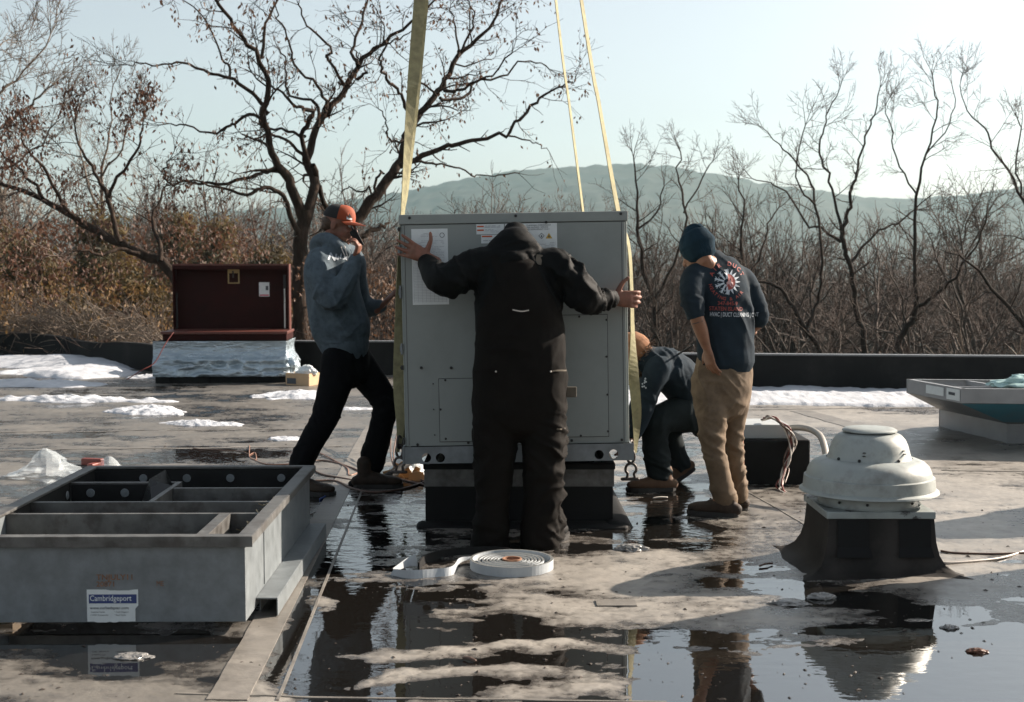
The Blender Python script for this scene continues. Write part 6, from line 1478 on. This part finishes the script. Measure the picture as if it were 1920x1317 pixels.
cloth('dark_jacket', p3, [
  ([q(1212,676,8.6), q(1226,684,8.61), q(1252,694,8.63), q(1280,718,8.66), q(1304,755,8.69), q(1314,778,8.7)], [(.13,.10),(.20,.125),(.20,.14),(.185,.145),(.175,.14),(.17,.13)], (0,1,0), dict(n=24)),
  ([q(1234,690,8.45), q(1226,712,8.42), q(1214,745,8.41), q(1206,768,8.40), q(1198,795,8.38), q(1190,815,8.36)], [.085,.08,.07,.064,.055,.045], (0,1,0)),
  ([q(1230,690,8.78), q(1212,730,8.84), q(1196,762,8.85), q(1182,810,8.72)], [.085,.07,.06,.045], (0,1,0)),
 ], M_NAVY, .009, [(q(1280,690,8.5), .12, (1,0,.35), 17, .015), (q(1215,740,8.4), .1, (.4,0,1), 15, .014), (q(1245,665,8.5), .1, (1,0,.3), 14, .012), (q(1255,720,8.45), .1, (.8,0,-.7), 14, .012)], seed=21)
cloth('work_trousers', p3, [
  ([q(1306,758,8.69), q(1316,775,8.7), q(1322,790,8.7)], [(.18,.13),(.185,.14),(.17,.12)], (0,1,0), dict(n=22)),
  ([q(1316,778,8.6), q(1285,776,8.56), q(1252,782,8.53), q(1233,796,8.51), q(1229,830,8.52), q(1232,865,8.54), q(1238,888,8.55)], [(.11,.12),(.108,.115),(.098,.105),(.092,.095),(.078,.085),(.078,.085),(.076,.085)], (0,1,0), dict(n=20)),
  ([q(1316,780,8.8), q(1280,785,8.88), q(1256,800,8.92), q(1262,835,8.94), q(1276,868,8.95)], [.11,.10,.085,.075,.07], (0,1,0), dict(n=20)),
 ], M_DKPANT, .009, [(q(1235,870,8.5), .09, (.4,0,1), 20, .018), (q(1230,800,8.45), .1, (-.5,0,1), 14, .012), (q(1275,865,8.9), .08, (.6,0,1), 20, .018), (q(1275,790,8.5), .12, (1,0,.3), 13, .012)], seed=23)
M3, S3, F3, U3 = basis((-.70,-.12,-.72)); hc3 = q(1190,664,8.58)
H3 = lambda a, b, d: hc3+S3*a+F3*b+U3*d
cloth('tan_beanie', p3, [([H3(0,-.015,.015), H3(0,-.015,.06), H3(0,-.02,.10), H3(0,-.03,.125)], [(.088,.108),(.088,.108),(.074,.09),(.035,.045)], S3, dict(n=22))], M_TAN, .006, [(H3(0,0,.08), .08, tuple(U3), 24, .006)], .001, 3, 5)
cloth('beanie_cuff', p3, [([H3(0,-.015,.0), H3(0,-.015,.045)], [(.096,.116),(.095,.115)], S3, dict(n=22))], M_TAN, .006, [], .001, 2, 6)
rs = np.random.RandomState(3); b = Br()
for k in range(110):
    a = rs.rand()*3.0+1.6; p = H3(.08*math.cos(a), -.015+.10*math.sin(a)*(1), -.01-.02*rs.rand()); d = unit_(np.array(p-hc3)+rs.normal(size=3)*.05); P = [np.array(p)*1.0]
    for j in range(4): P.append(P[-1]+d*.011+rs.normal(size=3)*.006)
    b.add(P, np.linspace(.0022, .0012, 5), 3)
V, F = b.arrays(); pyo('curly_hair', V, F, M_HAIR, p3)
bm = bmesh.new(); ball(bm, H3(0,.06,-.085), (.055,.05,.055), M3, 18); ball(bm, H3(0,.0,-.07), (.07,.07,.05), M3, 18); me = remesh(bm, .007, 3); folds(me, [(H3(0,.05,-.08), .1, (1,0,0), 60, .005)], .004, 3); link('beard', me, M_HAIR, p3, True)
v = g(1240,922); v.z = 0; boot(p3, v, (-1,-.1,0), M_BOOTT, s=1.0, hgt=.14)
v = q(1285,892,8.95); boot(p3, v+Vector((0,0,-.01)), (-1,0,0), M_BOOTT, s=.95, hgt=.13, pitch=.62)
curve_line('tool_handle', [q(1271,665,8.52), q(1284,657,8.5), q(1299,648,8.48)], .007, M_DARK, p3)
bm = bmesh.new(); rnd = random.Random(5); c0 = q(1208,718,8.33)
for k in range(9): 
    c = c0+Vector((rnd.uniform(-.012,.012), 0, rnd.uniform(-.04,.03))); ball(bm, c, (.006,.002,.006), seg=6)
bmo('chest_print', bm, M_PRW, p3)
finish(p3)

# ---------------------------------------------------------------- 4 man in grey-blue hoodie and red cap
p4 = person('man in red and black cap and grey blue hoodie speaking into a radio', g(640,922))
J = dict(neck=q(628,458,8.62), chest=q(625,510,8.62), waist=q(634,590,8.6), pelvis=q(646,650,8.6), side=(.35,-.93,0),
  shL=q(602,492,8.42), elL=q(628,560,8.30), wrL=q(664,488,8.34), shR=q(652,500,8.82), elR=q(682,577,8.9), wrR=q(716,573,8.78),
  hpL=q(634,672,8.5), knL=q(612,780,8.45), anL=q(563,885,8.42), hpR=q(662,672,8.7), knR=q(721,760,8.7), anR=q(694,880,8.72), ftL=q(590,915,8.38), ftR=q(722,905,8.7))
hands = [dict(w=q(665,486,8.34), d=Vector((.28,-.1,.75)), nrm=(-.75,.15,.35), th=(-.3,.8,-.1), curl=(.75,.95,.7), spread=.03, s=1.05, thumb=(.5,.75,.5)),
         dict(w=q(717,573,8.77), d=Vector((.62,-.25,.62)), nrm=(.75,.2,-.6), th=(-.5,.1,.6), curl=(.05,.1,.1), spread=.1, s=1.05)]
_, HP4 = body_obj('body', p4, J, M_SKIN, (q(637,421,8.56), (.90,-.22,-.22), 1.03), hands)
eyes(p4, HP4[0], 1.03)
hood = cloth('grey_hoodie', p4, [
  ([q(627,466,8.60), q(624,482,8.6), q(621,510,8.59), q(625,550,8.58), q(632,590,8.58), q(640,618,8.58), q(645,640,8.58)], [(.14,.11),(.20,.155),(.215,.178),(.205,.175),(.20,.188),(.195,.192),(.175,.168)], (.25,-.97,0), dict(n=26)),
  ([q(612,490,8.46), q(600,496,8.42), q(602,522,8.36), q(614,548,8.32), q(628,560,8.31), q(645,535,8.31), q(658,508,8.33), q(665,492,8.34)], [.095,.098,.092,.085,.078,.072,.062,.046], (0,1,0)),
  ([q(640,478,8.70), q(656,492,8.78), q(664,530,8.84), q(678,570,8.88), q(694,578,8.86), q(714,575,8.79)], [.085,.105,.088,.075,.062,.044], (0,1,0)),
  ([q(597,472,8.62), q(596,458,8.58), q(612,450,8.50), q(632,462,8.44), q(650,474,8.46)], [(.045,.05),(.055,.055),(.05,.05),(.045,.042),(.03,.03)], (0,1,0), dict(n=14)),
  ([q(600,470,8.66), q(606,456,8.70), q(625,458,8.74), q(645,468,8.66), q(652,474,8.5)], [.05,.05,.045,.035,.028], (0,1,0), dict(n=14)),
 ], M_HOOD, .0095, [
  (q(618,545,8.3), .10, (.8,0,-.6), 16, .019), (q(640,545,8.25), .08, (.6,0,.9), 20, .018), (q(600,510,8.4), .12, (.9,0,.3), 10, .012), (q(650,600,8.4), .13, (.5,0,1), 11, .014), (q(600,600,8.42), .14, (.8,0,.5), 9, .013),
  (q(640,630,8.4), .1, (.2,0,1), 18, .010), (q(690,577,8.85), .07, (1,0,.2), 24, .012), (q(625,465,8.4), .09, (.3,0,1), 18, .010)], seed=31)
cloth('hoodie_waistband', p4, [([q(645,638,8.58), q(648,652,8.585)], [(.175,.160),(.168,.155)], (.25,-.97,0), dict(n=26, cap=True))], M_HOOD, .008, [], .001, 1, 2)
cloth('sleeve_cuff', p4, [([q(663,496,8.34), q(667,487,8.34)], [.046,.044], (0,1,0))], M_HOOD, .007, [], .001, 2, 2)
jeans = cloth('black_trousers', p4, [
  ([q(645,635,8.59), q(647,660,8.6), q(650,688,8.6)], [(.155,.15),(.165,.155),(.155,.15)], (.25,-.97,0), dict(n=22)),
  ([q(636,675,8.5), q(630,715,8.48), q(618,755,8.46), q(609,785,8.45), q(588,822,8.43), q(570,855,8.42), q(562,876,8.42)], [.118,.11,.096,.088,.082,.078,.074], (0,1,0), dict(n=20)),
  ([q(662,672,8.7), q(688,705,8.7), q(712,738,8.7), q(722,762,8.7), q(715,800,8.71), q(705,840,8.72), q(697,872,8.72)], [.118,.106,.092,.084,.08,.084,.082], (0,1,0), dict(n=20)),
 ], M_BPANT, .0092, [(q(612,780,8.42), .08, (.5,0,1), 20, .014), (q(720,760,8.65), .08, (-.5,0,1), 20, .014), (q(697,860,8.68), .08, (.3,0,1), 22, .016), (q(565,865,8.4), .07, (-.6,0,1), 22, .016), (q(660,690,8.5), .1, (1,0,-.6), 14, .012)], seed=33)
v = g(566,928); v.z = 0; boot(p4, v, (.95,-.25,0), M_BOOT, s=1.0, hgt=.17)
v = g(690,916); v.z = 0; boot(p4, v, (.97,.12,0), M_BOOT, s=1.0, hgt=.17)
# cap, hair
P4, M4, S4, F4, U4 = HP4
def cap():
    e = bpy.data.objects.new('cap', None); C.objects.link(e); e.parent = p4
    V = []; F = []; n = 40; m = 12; mi = []
    for j in range(m+1):
        ph = j/m*math.pi/2*.98
        for k in range(n):
            th = 2*math.pi*k/n; r = math.cos(ph)**.8; fr = math.cos(th); x = math.sin(th)*.084*r; y = fr*.104*r-.012; z = .034+.088*math.sin(ph)+.012*max(0, fr)*math.cos(ph)*math.sin(ph)*2
            V.append(P4(x, y, z))
    top = len(V); V.append(P4(0,-.012,.118))
    for j in range(m):
        for k in range(n):
            F.append((j*n+k, j*n+(k+1) % n, (j+1)*n+(k+1) % n, (j+1)*n+k)); th = 2*math.pi*(k+.5)/n; mi.append(0 if math.cos(th) > .12 else 1)
    for k in range(n): F.append((m*n+k, m*n+(k+1) % n, top)); mi.append(0 if math.cos(2*math.pi*(k+.5)/n) > .12 else 1)
    o = pyo('cap_crown', V, F, [M_ORANGE, mat('black_mesh', (.012,.012,.012), .9, 0, .2, 30, .5, 300)], e, True); o.data.polygons.foreach_set('material_index', mi)
    V = []; F = []; rows = 8; cols = 16
    for lay, dz in ((0, 0), (1, -.004)):
        for i in range(rows+1):
            for j in range(cols+1):
                t = (j/cols*2-1); th = t*1.15; ex = .075*(i/rows)*(1-.45*t*t); x = math.sin(th)*.084*(1+.08*i/rows); y = math.cos(th)*.104-.012+ex; z = .036-.016*t*t*(.6+.4*i/rows)-.006*(i/rows)**1.3+dz
                V.append(P4(x, y, z))
    w_ = cols+1; N_ = (rows+1)*w_
    for i in range(rows):
        for j in range(cols):
            a = i*w_+j; F.append((a, a+1, a+w_+1, a+w_)); F.append((N_+a, N_+a+w_, N_+a+w_+1, N_+a+1))
    for j in range(cols): a = rows*w_+j; F.append((a, a+1, N_+a+1, N_+a))
    o = pyo('cap_brim', V, F, M_ORANGE, e); shade(o, 50)
    bm = bmesh.new(); ball(bm, P4(0,-.012,.12), .006, seg=8); bmo('cap_button', bm, M_BLACK, e)
    # badge on the front panel: white square with dark mountain mark
    def patch(nm, pts, m_, off):
        bm = bmesh.new(); vs = []
        for u, w in pts:
            th = .62+u/.1; z = w; ph = math.asin(min(.99, max(0, (z-.034)/.088))); r = math.cos(ph)**.8; vs.append(bm.verts.new(P4(math.sin(th)*.084*r*off, (math.cos(th)*.104*r)*off-.012, z)))
        bm.faces.new(vs); bmo(nm, bm, m_, e)
    k = .021
    patch('badge', [(-k,.045),(k,.045),(k,.09),(-k,.09)], M_WHITE, 1.05)
    patch('badge_panel', [(-k*.8,.057),(k*.8,.057),(k*.8,.087),(-k*.8,.087)], M_ORANGE, 1.07)
    patch('badge_mark', [(-k*.65,.059),(k*.65,.059),(k*.2,.083)], M_BLACK, 1.09)
cap()
bm = bmesh.new(); ball(bm, P4(0,-.05,.0), (.078,.065,.055), M4, 20); ball(bm, P4(0,-.075,-.03), (.06,.04,.035), M4, 16); me = remesh(bm, .006, 2); folds(me, [(P4(0,-.06,0), .1, (1,0,1), 70, .006)], .004, 5); link('hair', me, M_HAIR, p4, True)
bm = bmesh.new(); ball(bm, P4(0,.035,-.085), (.060,.056,.040), M4, 18); me = remesh(bm, .006, 2); folds(me, [], .003, 5); link('stubble', me, mat('ginger_stubble', (.17,.075,.04), .85, 0, .3, 90, .6, 260), p4, True)
# radio in the hand
rd = P4(0,.15,-.085)
a = q(655,456,8.28); 
bm = bmesh.new(); box(bm, (-.022,-.016,-.055), (.022,.016,.055), .004, Matrix.Translation(q(669,447,8.35)) @ Euler((0, R(-28), 0)).to_matrix().to_4x4()); ro = bmo('two_way_radio', bm, M_BLACK, None)
bpy.context.view_layer.update(); tag(ro, 'small black two way radio held to the mouth of the man in the red cap', 'radio')
an_ = tube('antenna', [q(665,437,8.35), q(662,431,8.35), q(660,426,8.35)], .006, M_BLACK, ro)
# printed script on the hoodie front, near the drawstring
def script():
    for seed, (px, py, t, sz) in enumerate(((612,486,'N',.06),(624,486,'u',.045),(632,484,'i',.045),(639,486,'x',.042))):
        me = text_mesh(t, sz, 0, 'LEFT', 1.0, .0022); me.transform(Matrix.Translation(q(px, py, 8.3)) @ Matrix.Rotation(R(12), 4, 'Y') @ Matrix(((1,.35,0,0),(0,1,0,0),(0,0,1,0),(0,0,0,1))).to_4x4() @ FRONT)
        project(me, hood, (0,1,0), .003, 2); link('printed_letter', me, M_PRW, p4)
script()
curve_line('drawstring', [q(646,462,8.36), q(649,472,8.33), q(652,484,8.31), q(651,492,8.31)], .0035, M_WW, p4); curve_line('drawstring', [q(640,464,8.36), q(643,472,8.33), q(647,480,8.31)], .0035, M_WW, p4)
finish(p4)
